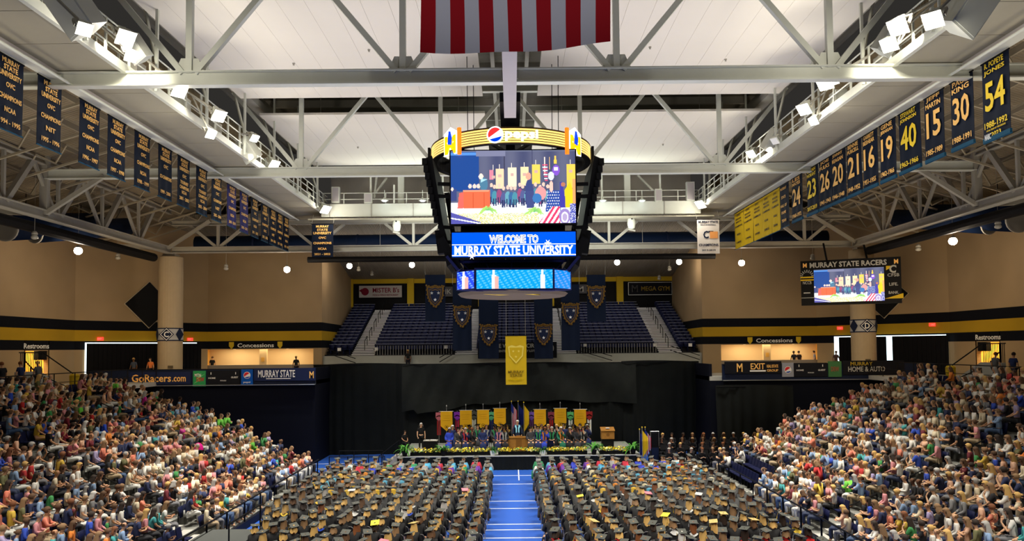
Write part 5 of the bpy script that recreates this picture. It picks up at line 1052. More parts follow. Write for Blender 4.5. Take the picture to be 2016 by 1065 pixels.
for i, (x, yt, c1, c2, nm_) in enumerate(SH):
    Y = 57.2; p = at(x, yt, Y); q = thing('shield_standard', f'{nm_} shield standard on a pole between the gold gonfalons', 'banner', (p.x, Y, ZSG), 'college shield standards'); ht = p.z - ZSG
    ma, mb2 = mat('standard_cloth', c1, .7), mat('standard_tail', c2, .7)
    part('shield', MB().prism([(-.24, 0), (.24, 0), (.24, -.4), (0, -.72), (-.24, -.4)], (0, .03, ht), X1, Z1, .03), ma, q); part('tail', MB().box(-.15, -.02, 0, .02, ht - 1.7, ht - .6).box(.02, .15, 0, .02, ht - 1.7, ht - .6), mb2, q)
    part('chevron', MB().prism([(-.2, -.3), (0, -.2), (.2, -.3), (.2, -.38), (0, -.28), (-.2, -.38)], (0, 0, ht), X1, Z1, -.01), WHT if i % 2 == 0 else mb2, q); part('pole', MB().tube((0, .05, 0), (0, .05, ht + .1), .018, 6), CHROME, q)
def poleflag(x, yt, Y, kind, label, base=None, grp='flags on poles'):
    p = at(x, yt, Y); z0 = ZSG if base is None else base; q = thing('pole_flag', label, 'flag', (p.x, Y, z0), grp); ht = p.z - z0
    part('pole', MB().tube((0, 0, 0), (0, 0, ht), .022, 6), CHROME, q); part('finial', MB().ball((0, 0, ht), .05, 6, 4), GOLD, q); part('stand', MB().lathe([(.2, 0), (.18, .05), (.04, .12)], (0, 0, 0), 12), CHROME, q)
    n = 7; ms = {'us': [fr, fwht], 'gold': [YEL], 'blue': [fb]}[kind]; mb = MB(); L = ht * .62
    for k in range(n):
        x0, x1 = k / n * .42 - .02, (k + 1) / n * .42 - .02; zo = .55 * (k / n)
        mb.quadmesh([(x0, .06 * (k % 2), ht - .15 - zo), (x1, .06 * ((k + 1) % 2), ht - .15 - zo - .08), (x1, .06 * ((k + 1) % 2), ht - .3 - L + .1 * k), (x0, .06 * (k % 2), ht - .3 - L + .1 * k)], [(0, 1, 2, 3)], k % len(ms))
    part('flag_cloth', mb, ms, q)
    if kind == 'us': part('canton', MB().quadmesh([(-.03, -.02, ht - .15), (.14, -.02, ht - .35), (.14, -.02, ht - .95), (-.03, -.02, ht - .75)], [(0, 1, 2, 3)]), fb, q)
    return q
poleflag(1007, 790, 57.0, 'us', 'striped national flag furled on a pole behind the pulpit'); poleflag(1020, 790, 57.4, 'blue', 'dark furled flag between striped and gold flags'); poleflag(1031, 792, 57.0, 'gold', 'gold flag hanging from a pole behind the pulpit')
poleflag(1264, 841, 50.4, 'gold', 'gold flag on a pole at the stage corner floor', 0); poleflag(1270, 841, 50.6, 'us', 'striped flag on a pole at the stage corner floor', 0); poleflag(1259, 845, 50.9, 'blue', 'blue flag on a pole just behind the corner ferns', 0)
# ------------------------------------------------------------------ side stands
TX0, TRUN, TZ0, TRISE, NT = 12.95, .85, .35, .40, 14
treadm = mat('tread_concrete', (.20, .20, .18), .85, noise=.15, nscale=2); risem = mat('riser_navy', (.02, .022, .035), .7)
for s, L in ((-1, 'left'), (1, 'right')):
    st_ = tag(link('floor_stand_' + L, None), 'stepped seating stand', None, None, 'structure')
    for i in range(NT + 1):
        x0, x1 = TX0 + i * TRUN - .45, TX0 + (i + 1) * TRUN - .45; z = TZ0 + i * TRISE
        part('tier', MB().box(min(s * x0, s * x1), max(s * x0, s * x1), 12, 48.4, -.3, z), treadm, st_)
    part('end_face', MB().quadmesh([(s * 12.4, 48.45, 0), (s * 25.7, 48.45, 0), (s * 25.7, 48.45, 6.1), (s * 12.4, 48.45, .35)], [(0, 1, 2, 3) if s < 0 else (3, 2, 1, 0)]), risem, st_)
    part('front_face', MB().box(min(s * 12.3, s * 12.42), max(s * 12.3, s * 12.42), 12, 48.4, 0, .36), risem, st_)
    fr2 = thing('front_railing', 'black post railing along the foot of the seats on the column ' + ('C' if s < 0 else 'D') + ' flank', 'railing', (s * 12.35, 0, 0), 'front railings')
    part('top_rail', MB().tube((0, 15, 1.25), (0, 48, 1.25), .035, 6), BLACK, fr2)
    y = 15.5; pm_ = MB().box(-.03, .03, -.03, .03, 0, 1.25).mesh('rail_post', BLACK)
    while y < 48.2: link('rail_post', pm_, fr2, (0, y, 0)); y += 2.15
AY = (21.6, 30.6, 39.8)
for s in (-1, 1):
    for ai, ay in enumerate(AY):
        q = thing('aisle_stair', f'pale stepped aisle through the crowd toward column {"C" if s < 0 else "D"}, {ordw(ai + 1)} counting to the stage', 'stairs', (0, 0, 0), 'stand aisles')
        for i in range(NT * 2):
            x = TX0 - .45 + i * TRUN / 2; z = TZ0 + (i // 2) * TRISE + (0 if i % 2 == 0 else .2) - TRISE * 0
            part('step', MB().box(min(s * x, s * (x + .42)), max(s * x, s * (x + .42)), ay, ay + 1.1, z - .1, z + .012), CONC, q)
        for i in range(1, NT, 3):
            x = TX0 + i * TRUN; z = TZ0 + i * TRISE
            part('handrail_loop', MB().path([(s * x, ay + .55, z), (s * (x - .05), ay + .55, z + .85), (s * (x + 1.1), ay + .55, z + 1.35), (s * (x + 1.15), ay + .55, z + .5)], .025, 6), BLACK, q)
# low riser platform at the near picture edge with black skirt
p = atZ(435, 1052, .9); q = thing('camera_platform', 'low grey platform with black skirt at the foot of the seats', 'platform', (-11.6, 29.3, 0))
part('platform_deck', MB().box(-.9, 1.3, -1.8, 1.8, .82, .9), mat('platform_carpet', (.08, .085, .08), .8), q); sk2 = MB(); vs = []
for k in range(60): 
    for z in (0, .82): vs.append((1.3 + .03 * math.sin(k * 1.9), -1.8 + 3.6 * k / 59, z))
sk2.quadmesh(vs, [(2 * k, 2 * k + 2, 2 * k + 3, 2 * k + 1) for k in range(59)]); part('platform_skirt', sk2, drm, q)
part('platform_skirt', MB().box(-.9, 1.3, -1.85, -1.8, 0, .84), drm, q)
part('platform_rail', MB().path([(1.25, -1.7, .9), (1.25, -1.7, 1.9), (1.25, 1.7, 1.9), (1.25, 1.7, .9)], .03), BLACK, q)

# rail, placards and handrails round the court edge
q = thing('portable_railing', 'black portable railing on the blue floor beside the stage steps', 'railing', (0, 0, 0))
for x0, x1, y in ((-12.3, -8.6, 50.6), (-12.3, -9.2, 53.5)):
    part('top_rail', MB().tube((x0, y, 1.05), (x1, y, 1.05), .025, 6).tube((x0, y, .55), (x1, y, .55), .02, 6), BLACK, q)
    k = x0
    while k <= x1 + .01: part('rail_post', MB().box(k - .025, k + .025, y - .025, y + .025, 0, 1.05), BLACK, q); k += (x1 - x0) / 3
for i, (px, py, Y, wn) in enumerate(((1467, 890, 47.6, 'at the conductor end of the front rail'), (1582, 850, 48.9, 'at the stage end of the D stand'), (1690, 809, 48.9, 'high at the far corner of the D stand'))):
    p = at(px, py, Y); q = thing('white_placard', 'small white placard on a post ' + wn, 'sign', (p.x, Y, 0), 'white placards')
    part('board', MB().box(-.17, .17, -.02, .02, p.z - .14, p.z + .14), WHT, q); part('post', MB().tube((0, .03, 0), (0, .03, p.z), .02, 6), BLACK, q)
q = thing('corner_handrail', 'pair of grey handrails on the steps at the stage end of the D stand', 'railing', (0, 0, 0))
for a_, b_ in (((1556, 868), (1578, 853)), ((1560, 878), (1584, 862)), ((1500, 905), (1530, 885))): part('rail', MB().tube(at(*a_, 48.8), at(*b_, 48.8), .03, 6), CHROME, q)
for a_ in ((1556, 868), (1578, 853), (1560, 878), (1584, 862)): p = at(*a_, 48.8); part('rail_post', MB().tube((p.x, 48.8, 0), p, .025, 6), CHROME, q)
# ------------------------------------------------------------------ people
def skin(vs, es, sub):
    me = bpy.data.meshes.new('s'); me.from_pydata([v[:3] for v in vs], es, []); o = bpy.data.objects.new('s', me); COL.objects.link(o)
    o.modifiers.new('k', 'SKIN'); 
    if sub: 
        m_ = o.modifiers.new('u', 'SUBSURF'); m_.levels = sub; m_.render_levels = sub
    sv = me.skin_vertices[0].data
    for i, v in enumerate(vs): sv[i].radius = (v[3], v[4] if len(v) > 4 else v[3])
    sv[0].use_root = True
    o.modifiers['k'].use_smooth_shade = True
    dg = bpy.context.evaluated_depsgraph_get(); r = bpy.data.meshes.new_from_object(o.evaluated_get(dg)); a = arr(r)
    bpy.data.objects.remove(o); bpy.data.meshes.remove(me); bpy.data.meshes.remove(r); return a
def chain(start, pts, vs, es):
    b = start
    for p in pts: vs.append(p); es.append((b, len(vs) - 1)); b = len(vs) - 1
    return b
POSES = {
 'lap':   dict(arms=[((-.22, -.02, .79), (-.14, .19, .66), (-.05, .26, .63)), ((.22, -.02, .79), (.14, .18, .66), (.06, .26, .64))], lean=0.0, turn=0),
 'phone': dict(arms=[((-.22, .02, .79), (-.12, .22, .80), (-.04, .27, .86)), ((.21, .02, .79), (.12, .21, .78), (.05, .27, .84))], lean=.05, turn=0),
 'cross': dict(arms=[((-.22, .08, .84), (-.02, .24, .86), (.12, .22, .88)), ((.22, .08, .84), (.02, .27, .82), (-.12, .23, .83))], lean=-.03, turn=.10),
 'chin':  dict(arms=[((-.20, .16, .74), (-.08, .25, .98), (-.05, .20, 1.10)), ((.20, .06, .79), (.10, .30, .64), (.0, .36, .63))], lean=.12, turn=-.06),
 'stand': dict(arms=[((-.24, -.01, 1.12), (-.25, .06, .87), (-.24, .10, .78)), ((.24, -.01, 1.12), (.25, .08, .88), (.22, .14, .80))], lean=0, turn=0),
 'conduct': dict(arms=[((-.30, .12, 1.22), (-.38, .38, 1.30), (-.40, .48, 1.36)), ((.30, .10, 1.16), (.36, .36, 1.20), (.38, .46, 1.24))], lean=0, turn=0)}
def skeleton(pose):
    P = POSES[pose]; ln = P['lean']; st_ = pose in ('stand', 'conduct'); up = .47 if st_ else 0
    z = lambda v: v + up
    if st_: z = lambda v: v + .36 if v > .6 else v + .40
    g = lambda zz: ln * max(0, (zz - .55)) * 1.2
    core = [(0, -.02, z(.52), .155, .12), (0, -.03 + g(.75), z(.74), .125, .10), (0, -.02 + g(.95), z(.95), .15, .105), (0, -.01 + g(1.07), z(1.07), .075, .06),
            (0, .01 + g(1.14), z(1.13), .05, .05), (0, .03 + g(1.2), z(1.19), .066, .078), (0, .035 + g(1.28), z(1.27), .078, .092), (0, .02 + g(1.36), z(1.35), .055, .065)]
    sh = [(s * .155, -.02 + g(1.03), z(1.02), .06) for s in (-1, 1)]
    arms = []
    for k, s in enumerate((-1, 1)):
        e_, w_, h_ = P['arms'][k]; q = (lambda p: (p[0], p[1] + (0 if st_ else g(p[2])), p[2]))
        if not st_: arms.append((sh[k], (*q(e_), .042), (*q(w_), .028), (*q(h_), .030, .018)))
        else: arms.append((sh[k], (*e_, .042), (*w_, .028), (*h_, .030, .018)))
    legs = []
    for s in (-1, 1):
        if st_: legs.append(((s * .09, 0, .86, .085), (s * .10, .02, .48, .058), (s * .10, -.01, .09, .038), (s * .11, .10, .04, .036, .03)))
        else: legs.append(((s * .09, .02, .50, .088), (s * .11, .42, .52, .062), (s * .11, .40, .10, .038), (s * .12, .52, .045, .036, .03)))
    return core, arms, legs
def fingers(hand, wrist):
    mb = MB(); h, w_ = V(hand[:3]), V(wrist[:3]); d = (h - w_).normalized(); sd_ = d.cross(Z1)
    sd_ = sd_.normalized() if sd_.length > .1 else X1; up_ = sd_.cross(d)
    for k, L in enumerate((.055, .066, .072, .060)):
        b_ = h + sd_ * ((k - 1.5) * .018); m_ = b_ + d * L * .6 - up_ * .004; mb.bar(b_, m_, .014, .016); mb.bar(m_, m_ + d * L * .4 - up_ * .02, .012, .013)
    side = 1 if hand[0] < 0 else -1
    mb.bar(w_ + (h - w_) * .4 + sd_ * .025 * side, h + sd_ * .052 * side + d * .01, .017, .018); return mb
def build(pose, garment, sub):
    """arrays: body, top, lower"""
    core, arms, legs = skeleton(pose); out = {}
    vs = list(core); es = [(i, i + 1) for i in range(len(core) - 1)]
    for a_ in arms: chain(2, a_, vs, es)
    for l_ in legs: chain(0, l_, vs, es)
    slim = [(v[0], v[1], v[2], *(r * .86 if (i < 3) else r for r in v[3:])) for i, v in enumerate(vs)]
    b_ = skin(slim, es, sub); n0 = len(b_[1]); av, af = b_; mi = [1 if max(av[i][2] for i in f) < .10 else 0 for f in af]
    H = V(core[6][:3]); ex = MB()
    if sub:
        for s in (-1, 1):
            ex.ball(H + V((s * .030, .083, .008)), .011, 6, 4, 2); ex.ball(H + V((s * .079, 0, -.005)), .024, 6, 4, 0, (.4, .7, 1.2))
            ex.bar(H + V((s * .016, .088, .028)), H + V((s * .046, .082, .028)), .006, .007, mi=2)
        ex.quadmesh([H + V(p) for p in ((-.014, .085, -.028), (.014, .085, -.028), (0, .112, -.024), (0, .088, .012))], [(0, 1, 2), (0, 2, 3), (1, 3, 2), (0, 3, 1)])
        ex.bar(H + V((-.022, .082, -.050)), H + V((.022, .082, -.050)), .008, .008, mi=3)
        for a_ in arms:
            fm2_ = fingers(a_[3], a_[2]); ex.quadmesh(fm2_.v, fm2_.f)
        k = len(av); av = np.concatenate([av, np.array(ex.v)]); af = af + [tuple(k + i for i in f) for f in ex.f]; mi += ex.m
    out['body'] = (av, af, mi)
    G = lambda v, k=1.0, add=.012: (v[0], v[1], v[2], *[r * k + add for r in v[3:]])
    tv = [G(core[0]), G(core[1]), G(core[2]), (core[3][0], core[3][1], core[3][2] - .01, .085, .07)]; te = [(0, 1), (1, 2), (2, 3)]
    if garment == 'gown':
        tv = [(*core[0][:3], .19, .16), (*core[1][:3], .17, .14), (*core[2][:3], .175, .13), (core[3][0], core[3][1], core[3][2], .085, .075)]
        for a_ in arms: chain(2, [(*a_[0][:3], .085), (*a_[1][:3], .085), (a_[2][0], a_[2][1], a_[2][2], .075, .095)], tv, te)
        if pose in ('stand', 'conduct'): chain(0, [(0, .0, .55, .20, .18), (0, .0, .12, .24, .22)], tv, te)
        else: chain(0, [(0, .20, .50, .20, .12), (0, .45, .48, .20, .10), (0, .47, .14, .22, .07)], tv, te)
    else:
        for a_ in arms:
            m_ = V(a_[0][:3]).lerp(V(a_[1][:3]), .8 if garment == 'short' else 1)
            c_ = [(*a_[0][:3], .074), (*m_, .060 if garment == 'short' else .056)]
            if garment == 'long': c_.append((*V(a_[1][:3]).lerp(V(a_[2][:3]), .92), .040))
            chain(2, c_, tv, te)
    out['top'] = skin(tv, te, sub)
    if garment != 'gown':
        lv = [(0, core[0][1], core[0][2] - .0, .165, .125)]; le = []
        for l_ in legs: chain(0, [G(l_[0]), G(l_[1]), (l_[2][0], l_[2][1], l_[2][2] + .02, .052)], lv, le)
        out['lower'] = skin(lv, le, sub)
        sk3 = [(0, core[0][1], core[0][2], .17, .13)]; se = []
        if pose in ('stand', 'conduct'): chain(0, [(0, 0, .70, .17, .14), (0, 0, .50, .20, .17)], sk3, se)
        else: chain(0, [(0, .22, .51, .19, .11), (0, .46, .50, .19, .09), (0, .46, .34, .19, .07)], sk3, se)
        out['skirt'] = skin(sk3, se, sub)
    return out, H
def hairmesh(H, kind, lod):
    mb = MB(); nu, nv = (14, 10) if lod else (8, 6); keep = []
    b_ = MB().ball((0, 0, 0), 1, nu, nv)
    def inface(p):
        return (p[1] > .35 and p[2] < .40) or (kind == 'short' and p[2] < -.45) or (kind == 'bald' and (p[2] > .25 or p[1] > 0 or p[2] < -.5))
    r = (.097, .113, .108); c_ = H + V((0, -.008, .012))
    vs = [c_ + V((p[0] * r[0], p[1] * r[1], p[2] * r[2])) for p in b_.v]
    fs = [f for f in b_.f if not inface(sum((V(b_.v[i]) for i in f), V()) / len(f))]
    mb.quadmesh(vs, fs)
    if kind in ('long', 'mid'):
        L = .29 if kind == 'long' else .15; n = 9; rows = 5 if lod else 3; vv = []
        for j in range(rows + 1):
            t_ = j / rows; rz = .02 - L * t_
            for k in range(n):
                a_ = math.pi * (1.0 + .9 * (k / (n - 1)) + .05) ; a_ = math.pi + math.pi * (k / (n - 1))
                wd = .102 * (1 + .55 * t_ - .25 * t_ * t_); dp = .112 + .085 * t_
                vv.append(H + V((wd * math.cos(a_), -.005 + dp * math.sin(a_) * (1 if True else 1), rz - (.0 if lod else 0) - .03 * t_ * math.sin(k * 2.2))))
        mb.quadmesh(vv, [(j * n + k, (j + 1) * n + k, (j + 1) * n + k + 1, j * n + k + 1) for j in range(rows) for k in range(n - 1)])
    if kind == 'bun': mb.ball(H + V((0, -.125, .03)), .045, 8, 5)
    return np.array(mb.v, dtype=float), mb.f
def capmesh(H, lod):
    c_ = H + V((0, -.012, .065)); mb = MB(); n = 14 if lod else 6
    mb.lathe([(.098, -.055), (.098, .0), (.085, .028), (.04, .036)], c_, n)
    t_ = Matrix.Rotation(.16, 3, 'X'); S = .15
    mb.obox(c_ + V((0, 0, .045)), t_ @ V((S * .94, 0, 0)), t_ @ V((0, S * .94, 0)), t_ @ V((0, 0, .006))); mb.ball(c_ + V((0, 0, .056)), .012, 6, 3); return np.array(mb.v, dtype=float), mb.f
def tasselmesh(H):
    c_ = H + V((0, -.012, .118)); mb = MB(); e_ = c_ + V((-.10, .10, -.006)); f_ = e_ + V((-.035, .03, -.02)); mb.bar(c_, e_, .008, .006); mb.bar(e_, f_, .008, .006); mb.bar(f_, f_ - V((0, 0, .10)), .008, .008); mb.lathe([(.004, 0), (.012, -.02), (.016, -.10)], f_ - V((0, 0, .10)), 6)
    return np.array(mb.v, dtype=float), mb.f
def stolemesh(H, kind, pose='lap'):
    """V collar round the neck and over the shoulders; kind hood adds a long fold down the back"""
    mb = MB(); N = H - V((0, .01, .19)); pts = []
    for k in range(13):
        a_ = math.pi * (k / 12); x = math.cos(a_); y = -math.sin(a_)
        pts.append((N + V((x * .088, y * .085 - .012, .03)), N + V((x * .19, y * .185 - .02, -.03 - .14 * math.sin(a_) ** 2))))
    vv = [p for q in pts for p in q]; mb.quadmesh(vv, [(2 * k, 2 * k + 1, 2 * k + 3, 2 * k + 2) for k in range(12)])
    for s in (-1, 1):
        a0, a1 = N + V((s * .088, .0, .03)), N + V((s * .18, .0, -.03)); y_ = .155
        b0, b1 = N + V((s * .035, y_, -.16)), N + V((s * .11, y_, -.18)); c0, c1 = N + V((s * .035, y_ + .01, -.42)), N + V((s * .11, y_ + .01, -.44))
        mb.quadmesh([a0, a1, b1, b0, c1, c0], [(0, 1, 2, 3), (3, 2, 4, 5)])
    if kind == 'hood':
        mb.quadmesh([N + V(p) for p in ((-.13, -.21, -.10), (.13, -.21, -.10), (.11, -.245, -.36), (0, -.25, -.48), (-.11, -.245, -.36))], [(0, 1, 2, 3, 4)])
    return np.array(mb.v, dtype=float), mb.f
SKINM, CLOTH, HAIRM, FABR = ocmat('skin', .55), ocmat('garment_cloth', .9), ocmat('hair', .6), ocmat('gown_cloth', .7)
SHOE = mat('shoe_leather', (.03, .025, .02), .5); EYEM = mat('eye_dark', (.02, .015, .01), .3); LIPM = mat('lip', (.35, .10, .08), .5)
def tomesh(name, A, mats, smooth=True):
    me = bpy.data.meshes.new(name); me.from_pydata(np.asarray(A[0]).tolist(), [], A[1])
    for m_ in mats: me.materials.append(m_)
    if len(A) > 2: me.polygons.foreach_set('material_index', A[2])
    if smooth: me.polygons.foreach_set('use_smooth', [True] * len(A[1]))
    me.update(); return me
KIT, LOW, MIDK = {}, {}, {}
for pose, gs in (('lap', ('short', 'long', 'gown')), ('phone', ('short', 'long')), ('cross', ('short', 'long')), ('chin', ('short', 'gown')), ('stand', ('short', 'long', 'gown')), ('conduct', ('long',))):
    for g_ in gs:
        A, H = build(pose, g_, 1); KIT[pose, g_] = (dict(body=tomesh('body', A['body'], [SKINM, SHOE, EYEM, LIPM]), top=tomesh('shirt' if g_ != 'gown' else 'gown', A['top'], [CLOTH if g_ != 'gown' else FABR]),
            lower=tomesh('trousers', A['lower'], [CLOTH]) if 'lower' in A else None, skirt=tomesh('skirt', A['skirt'], [CLOTH]) if 'lower' in A else None), H)
        if pose in ('lap', 'cross', 'chin', 'phone'):
            A0, H0 = build(pose, g_, 0); LOW[pose, g_] = (A0, H0); MIDK[pose, g_] = (A, H)
HM = {}
for pose in POSES:
    H = KIT[[k for k in KIT if k[0] == pose][0]][1]
    for hk in ('short', 'long', 'mid', 'bun', 'bald'): HM[pose, hk] = tomesh('hair', hairmesh(H, hk, 1), [HAIRM])
    if pose in ('lap', 'chin', 'stand'):
        HM[pose, 'cap'] = tomesh('cap', capmesh(H, 1), [FABR], False); HM[pose, 'tassel'] = tomesh('tassel', tasselmesh(H), [CLOTH], False)
        HM[pose, 'stole'] = tomesh('stole', stolemesh(H, 'stole'), [CLOTH]); HM[pose, 'hood'] = tomesh('hood', stolemesh(H, 'hood'), [CLOTH])
SKC = [('', (.56, .30, .16)), ('', (.64, .38, .22)), ('', (.46, .23, .12)), ('', (.18, .085, .045)), ('', (.60, .34, .20))]
HC = [('dark-haired', (.030, .018, .012)), ('brown-haired', (.11, .055, .025)), ('blonde', (.62, .38, .12)), ('grey-haired', (.38, .36, .33)), ('auburn-haired', (.20, .07, .025)), ('light-brown-haired', (.26, .15, .07)), ('white-haired', (.62, .60, .55))]
TC = [('white', (.78, .76, .70), 24), ('cream', (.70, .60, .42), 12), ('black', (.015, .015, .018), 15), ('navy', (.02, .03, .09), 10), ('light blue', (.24, .36, .56), 8), ('pink', (.68, .28, .30), 6), ('coral', (.72, .22, .14), 5), ('red', (.50, .03, .03), 3), ('royal blue', (.03, .08, .50), 4), ('teal', (.05, .32, .32), 3), ('green', (.05, .28, .08), 3), ('mustard', (.60, .40, .05), 3), ('grey', (.22, .22, .22), 8), ('maroon', (.16, .02, .03), 4), ('peach', (.70, .42, .28), 5), ('lavender', (.36, .30, .50), 3), ('orange', (.75, .22, .03), 2), ('olive', (.14, .14, .06), 4), ('magenta', (.60, .03, .30), 1), ('lime green', (.15, .55, .06), 1)]
TW = [c[2] for c in TC]; BC = [('khaki', (.36, .27, .16)), ('denim', (.05, .09, .18)), ('black', (.015, .015, .018)), ('grey', (.15, .15, .16)), ('white', (.6, .6, .56)), ('navy', (.02, .03, .07))]
def jit(c, a=.12): k = 1 + R.uniform(-a, a); return (min(1, c[0] * k), min(1, c[1] * k), min(1, c[2] * k), 1)
def person(loc, rz, pose, garment, label, cat, group, top, low, skin_c, hair, hk, skirt=False, cap=None, tassel=None, stole=None, stole_kind='stole', scale=1.0):
    K, H = KIT[pose, garment]; o = link('person', K['body'], None, loc); o.rotation_euler = (0, 0, rz); o.scale = (scale,) * 3; o.color = (*skin_c, 1); tag(o, label, cat, group)
    t_ = link('gown' if garment == 'gown' else 'shirt', K['top'], o); t_.color = top
    if garment != 'gown': l_ = link('skirt' if skirt else 'trousers', K['skirt' if skirt else 'lower'], o); l_.color = low
    h_ = link('hair', HM[pose, hk], o); h_.color = hair
    if cap is not None:
        c_ = link('cap', HM[pose, 'cap'], o); c_.color = cap; rm_ = Euler((R.uniform(-.16, .28), R.uniform(-.2, .2), R.uniform(-.7, .7))).to_matrix(); c_.rotation_euler = rm_.to_euler(); c_.location = H - rm_ @ H; ta_ = link('tassel', HM[pose, 'tassel'], c_); ta_.color = tassel or (.7, .5, .05, 1)
    if stole is not None: s_ = link(stole_kind, HM[pose, stole_kind], o); s_.color = stole
    return o
MASSM = atmat('crowd_colours', .8)
_lowhair = {}
def lowperson(items, loc, rz, pose, garment, top, low, skin_c, hair, hk, cap=None, stole=None, stole_kind='stole', scale=1.0):
    hi = loc[1] < 33; A, H = (MIDK if hi else LOW)[pose, garment]; M4 = m4(loc, rz, scale); items.append((A['body'][0], A['body'][1], M4, skin_c, A['body'][2] if hi else 0)); items.append((A['top'][0], A['top'][1], M4, top[:3], 0))
    if 'lower' in A: items.append((A['lower'][0], A['lower'][1], M4, low[:3], 0))
    for key, c_ in ((('h', hk), hair), (('c',), cap), (('s', stole_kind), stole)):
        if c_ is None: continue
        k = (pose, *key, hi)
        if k not in _lowhair: _lowhair[k] = hairmesh(H, hk, int(hi)) if key[0] == 'h' else capmesh(H, int(hi)) if key[0] == 'c' else stolemesh(H, stole_kind)
        M5 = M4
        if key[0] == 'c': rm_ = Euler((R.uniform(-.16, .28), R.uniform(-.2, .2), R.uniform(-.7, .7))).to_matrix(); M5 = M4 @ np.array(Matrix.Translation(H - rm_ @ H) @ rm_.to_4x4())
        items.append((*_lowhair[k], M5, c_[:3], 0))
# ---- chairs of the graduates
chm = mat('black_chair_vinyl', (.018, .018, .020), .5); crim = mat('grey_chair_rim', (.34, .34, .34), .35, metal=.6)
def rounded(w_, h, r, n=4):
    out = []
    for cx_, cy_, a0 in ((w_ - r, h - r, 0), (-w_ + r, h - r, math.pi / 2), (-w_ + r, r, math.pi), (w_ - r, r, 1.5 * math.pi)):
        for k in range(n + 1): a_ = a0 + k / n * math.pi / 2; out.append((cx_ + r * math.cos(a_), cy_ + r * math.sin(a_)))
    return out
bk = MB().prism(rounded(.205, .33, .12), (0, -.22, .46), X1, V((0, -.12, .99)), .035).mesh('backrest', chm)
rm = MB(); rp = rounded(.215, .345, .13); rp = rp[:10] + [(-.215, -.46)]; rp = [(.215, -.46)] + rp
rm.path([V((0, -.24, .46)) + X1 * a_ + V((0, -.12, .99)) * b_ for a_, b_ in rp], .012, 5); rm = rm.mesh('frame', crim)
st2 = MB().prism(rounded(.21, .42, .06), (0, -.20, .43), X1, V((0, 1, 0)), .035).mesh('seat', chm)
lgm = MB().bar((.2, .18, .43), (.2, -.2, 0), .02, .02).bar((-.2, .18, .43), (-.2, -.2, 0), .02, .02).bar((.2, -.1, .43), (.2, .2, 0), .02, .02).bar((-.2, -.1, .43), (-.2, .2, 0), .02, .02).mesh('legs', crim)
CHA = [(*arr(bk), (.018, .018, .02)), (*arr(st2), (.018, .018, .02)), (*arr(rm), (.25, .25, .25))]
def chair(loc, rz, label, group):
    q = thing('folding_chair', label, 'chair', loc, group, rz)
    if group == 'graduates folding chairs': q.scale = (1.14,) * 3
    for n_, m_ in (('backrest', bk), ('frame', rm), ('seat', st2), ('leg_frame', lgm)): link(n_, m_, q)
